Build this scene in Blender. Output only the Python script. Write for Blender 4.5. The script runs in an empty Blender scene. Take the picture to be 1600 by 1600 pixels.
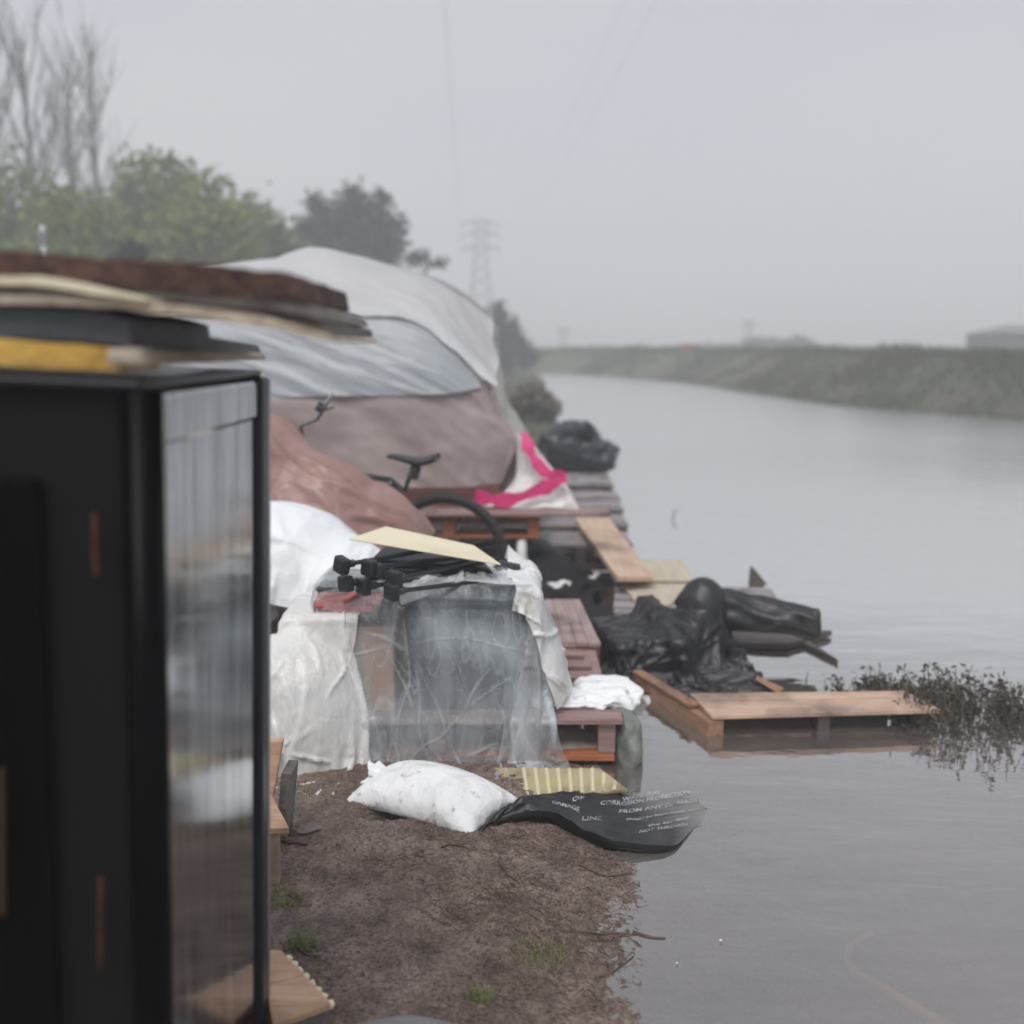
import bpy, math, random
import numpy as np
from mathutils import Vector, Matrix, Euler
R = math.radians
random.seed(7)
rng = np.random.default_rng(11)
sc = bpy.context.scene
COL = sc.collection

# ------------------------------------------------------------------ camera
CAM_H, PITCH, FPX = 1.5, R(9.4), 1570.0
cam_d = bpy.data.cameras.new('camera')
cam = bpy.data.objects.new('camera', cam_d); COL.objects.link(cam)
cam.location = (0, 0, CAM_H)
cam.rotation_euler = (R(90) - PITCH, 0, 0)
cam_d.sensor_width = 36; cam_d.sensor_fit = 'HORIZONTAL'; cam_d.lens = FPX / 1600 * 36
cam_d.clip_start = 0.05; cam_d.clip_end = 3000
cam_d.dof.use_dof = True; cam_d.dof.focus_distance = 2.85; cam_d.dof.aperture_fstop = 1.45
sc.camera = cam

# ------------------------------------------------------------------ world, sun, exposure
SUN_EL, SUN_AZ = R(58), R(200)
w = bpy.data.worlds.new('World'); sc.world = w; w.use_nodes = True
nt = w.node_tree; nt.nodes.clear()
def wn(t, **k):
    n = nt.nodes.new(t)
    for a, b in k.items(): setattr(n, a, b)
    return n
sky = wn('ShaderNodeTexSky', sky_type='NISHITA', sun_disc=False, sun_elevation=SUN_EL, sun_rotation=SUN_AZ,
         air_density=1.0, dust_density=4.0, ozone_density=1.0)
hs = wn('ShaderNodeHueSaturation'); hs.inputs['Saturation'].default_value = 0.15; hs.inputs['Value'].default_value = 1.0
tc = wn('ShaderNodeTexCoord')
mp = wn('ShaderNodeMapping'); mp.inputs['Scale'].default_value = (1.0, 1.0, 2.6)
ns = wn('ShaderNodeTexNoise'); ns.inputs['Scale'].default_value = 1.9; ns.inputs['Detail'].default_value = 3; ns.inputs['Roughness'].default_value = 0.45
cr = wn('ShaderNodeValToRGB')
cr.color_ramp.elements[0].position = 0.3; cr.color_ramp.elements[0].color = (3.78, 4.02, 4.7, 1)
cr.color_ramp.elements[1].position = 0.72; cr.color_ramp.elements[1].color = (5.0, 4.95, 5.2, 1)
mx = wn('ShaderNodeMixRGB'); mx.inputs['Fac'].default_value = 0.88
bg = wn('ShaderNodeBackground'); bg.inputs['Strength'].default_value = 0.1
wo = wn('ShaderNodeOutputWorld')
L = nt.links.new
L(sky.outputs[0], hs.inputs['Color']); L(hs.outputs[0], mx.inputs[1])
L(tc.outputs['Generated'], mp.inputs[0]); L(mp.outputs[0], ns.inputs['Vector']); L(ns.outputs['Fac'], cr.inputs[0]); L(cr.outputs[0], mx.inputs[2])
L(mx.outputs[0], bg.inputs[0]); L(bg.outputs[0], wo.inputs[0])

sun_d = bpy.data.lights.new('sun', 'SUN'); sun_d.energy = 2.3; sun_d.angle = R(35); sun_d.color = (1.0, 0.975, 0.94)
sun = bpy.data.objects.new('sun', sun_d); COL.objects.link(sun)
sd = Vector((math.sin(SUN_AZ) * math.cos(SUN_EL), math.cos(SUN_AZ) * math.cos(SUN_EL), math.sin(SUN_EL)))
sun.rotation_euler = sd.to_track_quat('Z', 'Y').to_euler(); sun.location = (0, -5, 12)
sc.view_settings.view_transform = 'Standard'; sc.view_settings.look = 'None'
sc.view_settings.exposure = 0.42; sc.view_settings.gamma = 1.0
sc.cycles.use_denoising = True
sc.cycles.max_bounces = 12; sc.cycles.diffuse_bounces = 3; sc.cycles.glossy_bounces = 3
sc.cycles.transmission_bounces = 4; sc.cycles.transparent_max_bounces = 24; sc.cycles.volume_bounces = 8
sc.cycles.use_adaptive_sampling = True; sc.cycles.adaptive_threshold = 0.015
sc.cycles.sample_clamp_indirect = 6

# ------------------------------------------------------------------ camera geometry: picture point -> place
_cp, _sp = math.cos(PITCH), math.sin(PITCH)
def ray(px, py):
    cx, cy = (px - 800) / FPX, (800 - py) / FPX
    return Vector((cx, _cp + cy * _sp, -_sp + cy * _cp))
def at(px, py, Y):
    d = ray(px, py); t = Y / d.y
    return Vector((d.x * t, Y, CAM_H + d.z * t))
def gp(px, py, z=0.0):
    d = ray(px, py); t = (z - CAM_H) / d.z
    return Vector((d.x * t, d.y * t, z))

# ------------------------------------------------------------------ noise
def _h(ix, iy, iz, s):
    n = (ix * 374761393 + iy * 668265263 + iz * 2147483647 + s * 974711) & 0x7fffffff
    n = ((n ^ (n >> 13)) * 1274126177) & 0x7fffffff
    n = ((n ^ (n >> 16)) * 2246822519) & 0x7fffffff
    return (n & 0xffff) / 65535.0
def vnoise(x, y, z=0.0, s=0):
    x = np.asarray(x, float); y = np.asarray(y, float); z = np.zeros_like(x) + z
    ix, iy, iz = (np.floor(a).astype(np.int64) for a in (x, y, z))
    fx, fy, fz = x - ix, y - iy, z - iz
    fx, fy, fz = (f * f * (3 - 2 * f) for f in (fx, fy, fz))
    r = 0
    for dx in (0, 1):
        for dy in (0, 1):
            for dz in (0, 1):
                r = r + _h(ix + dx, iy + dy, iz + dz, s) * (fx if dx else 1 - fx) * (fy if dy else 1 - fy) * (fz if dz else 1 - fz)
    return r * 2 - 1
def fbm(x, y, z=0.0, o=4, s=0, g=0.5):
    r, a = 0, 1.0
    for k in range(o):
        r = r + a * vnoise(np.asarray(x) * 2 ** k, np.asarray(y) * 2 ** k, np.asarray(z) * 2 ** k, s + k * 17); a *= g
    return r

# ------------------------------------------------------------------ materials
MATS = {}
def mat(name, col, rough=0.6, metal=0.0, spec=0.5, col2=None, nscale=6.0, nstretch=(1, 1, 1), ndetail=4, lo=0.35, hi=0.65,
        bump=0.0, bscale=40.0, bstretch=(1, 1, 1), rough2=None, alpha=None, alpha2=None, trans=0.0, dirt=None, dscale=3.0, dlo=.5, dhi=.7, coat=0.0, bdist=0.02, crinkle=0, cdist=.02, cstr=1.0, depth_fade=False):
    m = bpy.data.materials.new(name); m.use_nodes = True; t = m.node_tree; N = t.nodes; K = t.links.new
    b = N['Principled BSDF']; out = N['Material Output']
    b.inputs['Roughness'].default_value = rough; b.inputs['Metallic'].default_value = metal
    b.inputs['Specular IOR Level'].default_value = spec; b.inputs['Base Color'].default_value = (*col, 1)
    b.inputs['Coat Weight'].default_value = coat; b.inputs['Coat Roughness'].default_value = 0.1
    c = N.new('ShaderNodeTexCoord')
    def noise(scale, stretch, detail):
        mpn = N.new('ShaderNodeMapping'); mpn.inputs['Scale'].default_value = stretch; K(c.outputs['Object'], mpn.inputs[0])
        n = N.new('ShaderNodeTexNoise'); n.inputs['Scale'].default_value = scale; n.inputs['Detail'].default_value = detail; n.inputs['Roughness'].default_value = .6
        K(mpn.outputs[0], n.inputs['Vector']); return n.outputs['Fac']
    def ramp(src, a, b_, p, q):
        r = N.new('ShaderNodeMapRange'); r.inputs['From Min'].default_value = p; r.inputs['From Max'].default_value = q
        r.inputs['To Min'].default_value = a; r.inputs['To Max'].default_value = b_; K(src, r.inputs['Value']); return r.outputs[0]
    src = noise(nscale, nstretch, ndetail)
    colout = None
    if col2 is not None:
        mixn = N.new('ShaderNodeMixRGB'); mixn.inputs[1].default_value = (*col, 1); mixn.inputs[2].default_value = (*col2, 1)
        K(ramp(src, 0, 1, lo, hi), mixn.inputs[0]); colout = mixn.outputs[0]
    if dirt is not None:
        md = N.new('ShaderNodeMixRGB'); md.inputs[1].default_value = (*col, 1); md.inputs[2].default_value = (*dirt, 1)
        if colout is not None: K(colout, md.inputs[1])
        K(ramp(noise(dscale, (1, 1, 1), 6), 0, 1, dlo, dhi), md.inputs[0]); colout = md.outputs[0]
    if depth_fade:
        # murky water's depth fade and wet sheen, painted as pale grey low down
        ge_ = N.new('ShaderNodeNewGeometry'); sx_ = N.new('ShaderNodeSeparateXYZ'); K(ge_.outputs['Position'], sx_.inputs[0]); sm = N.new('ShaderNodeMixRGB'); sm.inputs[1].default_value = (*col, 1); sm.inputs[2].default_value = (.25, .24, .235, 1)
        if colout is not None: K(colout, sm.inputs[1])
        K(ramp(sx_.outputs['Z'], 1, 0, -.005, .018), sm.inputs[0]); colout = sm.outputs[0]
    if colout is not None: K(colout, b.inputs['Base Color'])
    if rough2 is not None: K(ramp(src, rough, rough2, lo, hi), b.inputs['Roughness'])
    cb_ = None
    if crinkle:
        # crumpled sheet: facets meeting in sharp creases, at two sizes
        wn_ = N.new('ShaderNodeTexNoise'); wn_.inputs['Scale'].default_value = crinkle * .5; wn_.inputs['Detail'].default_value = 2; K(c.outputs['Object'], wn_.inputs['Vector'])
        va = N.new('ShaderNodeVectorMath'); va.operation = 'SCALE'; va.inputs['Scale'].default_value = 1.2 / crinkle; K(wn_.outputs['Color'], va.inputs[0])
        vb = N.new('ShaderNodeVectorMath'); vb.operation = 'ADD'; K(c.outputs['Object'], vb.inputs[0]); K(va.outputs[0], vb.inputs[1])
        hsum = None
        for sc__, wt in ((crinkle, 1.0), (crinkle * 2.7, .35)):
            vo = N.new('ShaderNodeTexVoronoi'); vo.inputs['Scale'].default_value = sc__; vo.inputs['Randomness'].default_value = 1; K(vb.outputs[0], vo.inputs['Vector'])
            mu_ = N.new('ShaderNodeMath'); mu_.operation = 'MULTIPLY'; mu_.inputs[1].default_value = wt; K(vo.outputs['Distance'], mu_.inputs[0])
            if hsum is None: hsum = mu_.outputs[0]
            else:
                ad_ = N.new('ShaderNodeMath'); K(hsum, ad_.inputs[0]); K(mu_.outputs[0], ad_.inputs[1]); hsum = ad_.outputs[0]
        cb_ = N.new('ShaderNodeBump'); cb_.inputs['Strength'].default_value = cstr; cb_.inputs['Distance'].default_value = cdist; K(hsum, cb_.inputs['Height']); K(cb_.outputs[0], b.inputs['Normal'])
    if bump:
        bn = N.new('ShaderNodeBump'); bn.inputs['Strength'].default_value = bump; bn.inputs['Distance'].default_value = bdist
        K(noise(bscale, bstretch, 5), bn.inputs['Height'])
        if cb_ is not None: K(cb_.outputs[0], bn.inputs['Normal'])
        K(bn.outputs[0], b.inputs['Normal'])
    top = b.outputs[0]
    if trans:
        tr = N.new('ShaderNodeBsdfTranslucent'); tr.inputs[0].default_value = (*col, 1)
        if colout is not None: K(colout, tr.inputs[0])
        ms = N.new('ShaderNodeMixShader'); ms.inputs[0].default_value = trans; K(b.outputs[0], ms.inputs[1]); K(tr.outputs[0], ms.inputs[2]); top = ms.outputs[0]
    if alpha is not None:
        # thin film: more milky where it is creased, and edge-on
        tp = N.new('ShaderNodeBsdfTransparent'); lw = N.new('ShaderNodeLayerWeight'); lw.inputs[0].default_value = 0.35
        ad = N.new('ShaderNodeMath'); ad.operation = 'ADD'; ad.use_clamp = True
        vein = None
        for vs, vst in ((3.2, (1.6, 1.6, .55)), (7.5, (1, 1, .8))):
            nn_ = noise(vs, vst, 3); a1 = N.new('ShaderNodeMath'); a1.operation = 'SUBTRACT'; a1.inputs[1].default_value = .5; K(nn_, a1.inputs[0])
            a2 = N.new('ShaderNodeMath'); a2.operation = 'ABSOLUTE'; K(a1.outputs[0], a2.inputs[0]); vr_ = ramp(a2.outputs[0], .14 if vs < 5 else .10, 0, .0, .022 if vs < 5 else .016)
            if vein is None: vein = vr_
            else:
                a3 = N.new('ShaderNodeMath'); K(vein, a3.inputs[0]); K(vr_, a3.inputs[1]); vein = a3.outputs[0]
        a4 = N.new('ShaderNodeMath'); K(ramp(noise(nscale, nstretch, 2), alpha, alpha2 if alpha2 is not None else alpha, lo, hi), a4.inputs[0]); K(vein, a4.inputs[1]); an = N.new('ShaderNodeAttribute'); an.attribute_name = 'crease_fold'; a5 = N.new('ShaderNodeMath'); a5.operation = 'MULTIPLY_ADD'; a5.inputs[1].default_value = .55; K(an.outputs['Fac'], a5.inputs[0]); K(a4.outputs[0], a5.inputs[2]); K(a5.outputs[0], ad.inputs[0])
        sc_ = N.new('ShaderNodeMath'); sc_.operation = 'MULTIPLY'; sc_.inputs[1].default_value = 0.45; K(lw.outputs['Facing'], sc_.inputs[0]); K(sc_.outputs[0], ad.inputs[1])
        ms2 = N.new('ShaderNodeMixShader'); K(ad.outputs[0], ms2.inputs[0]); K(tp.outputs[0], ms2.inputs[1]); K(top, ms2.inputs[2]); top = ms2.outputs[0]
    if top is not b.outputs[0]: K(top, out.inputs['Surface'])
    MATS[name] = m; return m

def wood(name, c1, c2, axis='x', rough=.6, dirt=(.05, .04, .035), dlo=.52, dhi=.75):
    st = {'x': (1, 14, 14), 'y': (14, 1, 14), 'z': (14, 14, 1)}[axis]
    return mat(name, c1, rough, col2=c2, nscale=3.5, nstretch=st, lo=.38, hi=.62, bump=.6, bscale=9, bstretch=st, dirt=dirt, dscale=3.5, dlo=dlo, dhi=dhi, bdist=.004)

M_mud = None  # made below with the ground
M_black_gloss = mat('black_lacquer', (.001, .001, .0013), .30, spec=.05, bump=.05, bscale=4)
M_black_int = mat('black_inside', (.003, .003, .003), .7, spec=.2)
M_panel = mat('scuffed_steel_panel', (.22, .23, .25), .06, metal=1.0, col2=(.52, .54, .56), nscale=5, nstretch=(1, 7, .5), rough2=.15, bump=.10, bscale=5, bstretch=(1, 9, .6), bdist=.004)
M_edge = mat('dark_edge_trim', (.012, .014, .02), .35, spec=.35)
M_copper = mat('worn_copper', (.16, .05, .025), .4, metal=.3, col2=(.03, .012, .01), nscale=12)
M_foam_y = mat('yellow_foam', (.62, .40, .085), .85, col2=(.42, .24, .05), nscale=5, nstretch=(1, 1, 6), bump=.4, bscale=60)
M_foam_b = mat('beige_foam', (.42, .38, .30), .85, col2=(.27, .21, .15), nscale=4, nstretch=(1, 1, 5), bump=.4, bscale=60)
M_mat_dark = mat('dark_rubber_mat', (.012, .013, .016), .55, col2=(.06, .068, .08), nscale=5, bump=.3, bscale=30)
M_fiber = mat('beige_fibreboard', (.50, .43, .33), .8, col2=(.36, .29, .21), nscale=9, bump=.6, bscale=70)
M_cream = mat('cream_board', (.70, .64, .47), .6, col2=(.64, .57, .41), nscale=4, bump=.1, bscale=60, dirt=(.4, .33, .22), dlo=.6, dhi=.85)
M_bark = mat('brown_crumbly_board', (.105, .052, .04), .95, col2=(.045, .027, .023), nscale=40, bump=1.0, bscale=55, dirt=(.2, .11, .08), dscale=9, dlo=.55, dhi=.75)
M_greyboard = mat('grey_weathered_board', (.19, .17, .155), .85, col2=(.10, .09, .085), nscale=8, bump=.5, bscale=40)
M_w_red = wood('red_brown_wood', (.20, .11, .10), (.29, .20, .185), 'x')
M_w_redy = wood('red_brown_wood_lengthwise', (.26, .185, .175), (.35, .265, .25), 'y')
M_w_redf = wood('red_stained_wood', (.19, .055, .04), (.12, .04, .03), 'x')
M_w_or = wood('orange_brown_wood', (.42, .135, .05), (.27, .09, .04), 'x')
M_w_pale = wood('pale_fresh_wood', (.58, .38, .25), (.46, .28, .17), 'x', dirt=(.22, .14, .09), dlo=.46, dhi=.68)
M_w_paley = wood('pale_fresh_wood_lengthwise', (.54, .395, .29), (.45, .31, .21), 'y', dirt=(.22, .15, .10), dlo=.5, dhi=.75)
M_w_tan = wood('tan_wet_wood', (.52, .375, .28), (.42, .28, .20), 'x', dirt=(.17, .12, .09), dlo=.44, dhi=.68)
M_w_tany = wood('tan_wet_wood_lengthwise', (.30, .165, .10), (.20, .10, .06), 'y')
M_w_grey = wood('grey_weathered_wood', (.23, .205, .21), (.31, .285, .295), 'x')
M_w_dark = wood('dark_wet_wood', (.05, .036, .033), (.09, .07, .062), 'x')
M_ply = mat('pale_plywood', (.47, .42, .33), .65, col2=(.38, .33, .25), nscale=3, nstretch=(8, 1, 1), bump=.1, bscale=20)
M_rope = mat('black_rod', (.012, .014, .018), .42, spec=.5)
M_rod = mat('dark_grey_rod', (.035, .04, .048), .35, spec=.6)
M_clear = mat('clear_plastic_film', (.64, .70, .74), .2, spec=.7, nscale=3, nstretch=(2, 2, .7), lo=.38, hi=.66, alpha=.10, alpha2=.42, trans=.3, bump=.6, bscale=5, bstretch=(1.6, 1.6, .4), bdist=.04)
M_halfmilky = mat('cloudy_plastic_film', (.82, .85, .87), .25, spec=.6, nscale=5, nstretch=(1, 1, .6), alpha=.16, alpha2=.55, trans=.3, bump=.7, bscale=7, bdist=.03)
M_milky = mat('milky_plastic_film', (.88, .885, .88), .32, spec=.5, col2=(.80, .80, .77), nscale=6, lo=.35, hi=.7, alpha=.74, alpha2=.97, trans=.3, bump=.6, bscale=5, bstretch=(1.6, 1.6, .5), dirt=(.42, .37, .31), dscale=5, dlo=.6, dhi=.8, bdist=.04, crinkle=4, cdist=.012)
M_white_sack = mat('white_woven_sack', (.80, .81, .82), .55, col2=(.72, .73, .73), nscale=4, bump=.5, bscale=22, dirt=(.33, .28, .24), dscale=22, dlo=.60, dhi=.70, bdist=.012, crinkle=7, cdist=.022)
M_white_tarp = mat('white_tarp', (.80, .82, .84), .45, col2=(.72, .75, .78), nscale=3, bump=.4, bscale=9, trans=.1, bdist=.02, crinkle=3.5, cdist=.025, cstr=.8)
M_green_sack = mat('wet_grey_green_sack', (.10, .11, .10), .5, col2=(.20, .21, .19), nscale=7, bump=.5, bscale=20)
M_pink = mat('dusty_pink_brown_tarp', (.255, .14, .12), .4, col2=(.33, .205, .175), nscale=3, nstretch=(1, 1, 3), bump=.5, bscale=12, bdist=.02, trans=.08, crinkle=2.5, cdist=.02)
M_blackfilm = mat('black_polythene', (.007, .008, .011), .44, spec=.5, bump=.3, bscale=9, bdist=.015, dirt=(.045, .042, .04), dscale=6, dlo=.5, dhi=.8, crinkle=3.5, cdist=.03, cstr=.7, depth_fade=True)
M_undershade = mat('black_underside_shade', (.004, .004, .005), .4, spec=.3, bump=.3, bscale=9)
M_navyfilm = mat('navy_bin_bag', (.012, .017, .026), .33, spec=.45, bump=.4, bscale=8, bdist=.02, crinkle=4, cdist=.03)
M_darkbin = mat('dark_blue_grey_bin', (.017, .026, .036), .42, col2=(.035, .055, .07), nscale=5, nstretch=(4, 4, .7))
M_card = mat('cardboard', (.42, .26, .17), .85, col2=(.36, .22, .14), nscale=4, bump=.1, bscale=30)
M_redcloth = mat('red_cloth', (.42, .11, .11), .8, col2=(.2, .06, .07), nscale=8, bump=.6, bscale=20)
M_tent_white = mat('white_translucent_sheet', (.66, .67, .69), .4, trans=.35, col2=(.60, .61, .635), nscale=2, bump=.3, bscale=5, bdist=.03)
M_tent_side = mat('cream_tent_sheet', (.56, .545, .52), .5, trans=.3, col2=(.5, .485, .46), nscale=2, bump=.3, bscale=5)
M_tent_blue = mat('blue_grey_film', (.33, .365, .40), .38, spec=.5, trans=.25, col2=(.38, .405, .43), nscale=3, nstretch=(1, 1, 2), bump=.3, bscale=6, bdist=.03)
M_tent_brown = mat('mauve_brown_curtain', (.325, .262, .258), .42, trans=.15, col2=(.40, .345, .325), nscale=1.6, lo=.3, hi=.7, bump=.3, bscale=6, dirt=(.22, .165, .175), dscale=1.4, dlo=.45, dhi=.75, bdist=.03)
M_magenta = mat('pink_ribbon', (.80, .045, .24), .45, col2=(.50, .02, .15), nscale=9, trans=.15)  # darker pink paints the shade in the ribbon's folds
M_white_p = mat('white_plastic_pipe', (.70, .70, .69), .4, dirt=(.3, .28, .25), dlo=.55, dhi=.8)
M_tyre = mat('tyre_rubber', (.012, .012, .013), .7, bump=.4, bscale=90)
M_alu = mat('dull_metal', (.35, .36, .38), .35, metal=.8)
M_bike = mat('dark_bike_paint', (.02, .03, .03), .3)
M_saddle = mat('black_saddle_vinyl', (.02, .02, .026), .45)
M_yboard = mat('ribbed_yellow_board', (.42, .36, .21), .6, col2=(.34, .285, .16), nscale=6, bump=.2, bscale=40, dirt=(.15, .11, .07), dscale=7, dlo=.55, dhi=.75)
M_yrib = mat('ribbed_yellow_board_ridge', (.60, .54, .37), .6, dirt=(.2, .15, .09), dscale=9, dlo=.6, dhi=.8)
M_greysheet = mat('grey_plastic_lid', (.16, .17, .175), .5, col2=(.20, .21, .215), nscale=3, bump=.2, bscale=12)
M_leaf_g = mat('green_leaves', (.12, .165, .03), .7, col2=(.19, .22, .05), nscale=.5, trans=.25)
M_leaf_g2 = mat('olive_leaves', (.13, .155, .04), .7, col2=(.19, .195, .07), nscale=.5, trans=.25)
M_leaf_d = mat('dark_evergreen_leaves', (.018, .022, .024), .8, col2=(.03, .036, .036), nscale=.6)
M_barktree = mat('grey_bark', (.06, .055, .06), .9, col2=(.10, .09, .095), nscale=3)
M_weed = mat('dark_water_weed', (.030, .022, .018), .7, col2=(.075, .06, .04), nscale=12)
M_weed_g = mat('olive_water_weed', (.05, .055, .03), .7, col2=(.085, .075, .04), nscale=12)
M_grass = mat('green_grass_blades', (.14, .19, .05), .6, col2=(.24, .24, .10), nscale=20, trans=.2)
M_straw = mat('dry_straw', (.24, .18, .12), .7, col2=(.10, .065, .045), nscale=5)
M_twig = mat('dark_wet_twig', (.05, .032, .026), .6, col2=(.11, .07, .05), nscale=20)
M_scrub = mat('bank_scrub', (.055, .075, .03), .85, col2=(.06, .055, .033), nscale=.45, lo=.42, hi=.58, trans=.15)
M_steel = mat('galvanised_steel', (.18, .19, .2), .5, metal=.4)
M_red = mat('red_paint', (.45, .05, .05), .5)
M_letters = mat('white_print', (.36, .37, .38), .5, dirt=(.10, .10, .10), dscale=14, dlo=.5, dhi=.66)
M_farhouse = mat('far_shed_wall', (.11, .11, .12), .8)
M_farroof = mat('far_shed_roof', (.16, .16, .17), .8)
M_whitebit = mat('pale_scrap', (.6, .6, .58), .6)
M_strap = mat('orange_strap', (.75, .42, .16), .6)

# ------------------------------------------------------------------ object helpers
def tagp(o, label=None, cat=None, group=None, kind=None):
    if label: o['label'] = label
    if cat: o['category'] = cat
    if group: o['group'] = group
    if kind: o['kind'] = kind
    return o
def thing(name, label, cat, loc=(0, 0, 0), rot=(0, 0, 0), group=None):
    o = bpy.data.objects.new(name, None); COL.objects.link(o); o.location = loc
    o.rotation_euler = rot if isinstance(rot, (tuple, list, Euler)) else (0, 0, rot)
    o.empty_display_size = .1
    return tagp(o, label, cat, group)
def pmat(o): return Matrix.LocRotScale(o.location, o.rotation_euler, o.scale)
def mesh(name, V, F, m, parent=None, world=True, smooth=False, bevel=0, subsurf=0, origin=None, mats=None, fmi=None, solid=0):
    V = [Vector(v) for v in V]
    if parent is not None and world:
        mi = pmat(parent)
        if parent.parent is not None: mi = pmat(parent.parent) @ mi
        mi = mi.inverted(); V = [mi @ v for v in V]
    elif parent is None:
        if origin is None:
            xs = [v.x for v in V]; ys = [v.y for v in V]; zs = [v.z for v in V]
            origin = Vector(((min(xs) + max(xs)) / 2, (min(ys) + max(ys)) / 2, min(zs)))
        V = [v - Vector(origin) for v in V]
    me = bpy.data.meshes.new(name); me.from_pydata([tuple(v) for v in V], [], [tuple(int(i) for i in f) for f in F]); me.update()
    for x in (mats or [m]): me.materials.append(x)
    if fmi is not None: me.polygons.foreach_set('material_index', np.array(fmi, dtype=np.int32))
    if smooth: me.polygons.foreach_set('use_smooth', np.ones(len(me.polygons), dtype=bool))
    o = bpy.data.objects.new(name, me); COL.objects.link(o)
    if parent is not None: o.parent = parent
    else: o.location = origin
    if solid:
        s = o.modifiers.new('solid', 'SOLIDIFY'); s.thickness = solid; s.offset = 0
    if bevel:
        b = o.modifiers.new('bevel', 'BEVEL'); b.width = bevel; b.segments = 2; b.limit_method = 'ANGLE'; b.angle_limit = R(40)
    if subsurf:
        s = o.modifiers.new('sub', 'SUBSURF'); s.levels = subsurf; s.render_levels = subsurf
    return o
class MB:
    def __init__(s): s.V = []; s.F = []
    def add(s, V, F):
        n = len(s.V); s.V += [Vector(v) for v in V]; s.F += [tuple(i + n for i in f) for f in F]; return s
    def box(s, c, d, rot=(0, 0, 0)):
        rm = Euler(rot).to_matrix(); c = Vector(c)
        V = [c + rm @ Vector((sx * d[0] / 2, sy * d[1] / 2, sz * d[2] / 2)) for sz in (-1, 1) for sy in (-1, 1) for sx in (-1, 1)]
        return s.add(V, BOXF)
    def hexa(s, p):   # bottom 4 (ccw from above), top 4
        return s.add(p, [(3, 2, 1, 0), (4, 5, 6, 7), (0, 1, 5, 4), (1, 2, 6, 5), (2, 3, 7, 6), (3, 0, 4, 7)])
    def tube(s, pts, r, n=8, cap=True):
        pts = [Vector(p) for p in pts]; rr = r if isinstance(r, (list, tuple)) else [r] * len(pts)
        V = []; F = []; up = Vector((0, 0, 1))
        for i, p in enumerate(pts):
            t = (pts[min(i + 1, len(pts) - 1)] - pts[max(i - 1, 0)])
            t = t.normalized() if t.length > 1e-9 else Vector((0, 0, 1))
            a = t.cross(up if abs(t.z) < .95 else Vector((1, 0, 0))).normalized(); b = a.cross(t)
            for k in range(n):
                an = 2 * math.pi * k / n; V.append(p + (a * math.cos(an) + b * math.sin(an)) * rr[i])
        for i in range(len(pts) - 1):
            for k in range(n):
                F.append((i * n + k, (i + 1) * n + k, (i + 1) * n + (k + 1) % n, i * n + (k + 1) % n))
        if cap: F.append(tuple(range(n))); F.append(tuple(reversed(range((len(pts) - 1) * n, len(pts) * n))))
        return s.add(V, F)
    def build(s, name, m, parent=None, **k): return mesh(name, s.V, s.F, m, parent, **k)
BOXF = [(0, 2, 3, 1), (4, 5, 7, 6), (0, 1, 5, 4), (1, 3, 7, 5), (3, 2, 6, 7), (2, 0, 4, 6)]
def board(p1, p2, p3, p4, th, name, m, parent=None, **k):
    """flat board: four top corners (ccw from above), thickness th downwards"""
    P = [Vector(p) for p in (p1, p2, p3, p4)]
    n = (P[1] - P[0]).cross(P[3] - P[0]).normalized()
    if n.z < 0: n = -n; P.reverse()
    return MB().hexa([p - n * th for p in P] + P).build(name, m, parent, **{'bevel': .003, **k})
def copy_tree(o, parent=None):
    c = o.copy(); COL.objects.link(c)
    if parent is not None: c.parent = parent
    for ch in list(o.children): copy_tree(ch, c)
    return c
def grid_faces(nx, ny, off=0):
    return [(off + j * nx + i, off + j * nx + i + 1, off + (j + 1) * nx + i + 1, off + (j + 1) * nx + i) for j in range(ny - 1) for i in range(nx - 1)]
def crom(P, t):
    n = len(P); x = t * (n - 1); i = min(int(x), n - 2); f = x - i
    a, b, c, d = P[max(i - 1, 0)], P[i], P[i + 1], P[min(i + 2, n - 1)]
    return .5 * ((2 * b) + (c - a) * f + (2 * a - 5 * b + 4 * c - d) * f * f + (3 * b - a - 3 * c + d) * f ** 3)
def patch(rows, nu, nv, disp=None):
    """rows: list of lists of points; smooth surface through them, displaced along its normal by disp(u, v)"""
    rows = [[np.array(p, float) for p in r] for r in rows]
    us = np.linspace(0, 1, nu); vs = np.linspace(0, 1, nv)
    rr = [[crom(r, u) for u in us] for r in rows]
    G = np.array([[crom([rr[k][i] for k in range(len(rows))], v) for i in range(nu)] for v in vs])
    if disp is not None:
        du = np.gradient(G, axis=1); dv = np.gradient(G, axis=0)
        n = np.cross(du, dv); n /= np.linalg.norm(n, axis=2, keepdims=True) + 1e-9
        U, Vv = np.meshgrid(us, vs); G = G + n * disp(U, Vv)[..., None]
    return G
def patch_obj(name, G, m, parent=None, **k):
    nv, nu, _ = G.shape
    return mesh(name, G.reshape(-1, 3), grid_faces(nu, nv), m, parent, **{'smooth': True, **k})

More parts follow.
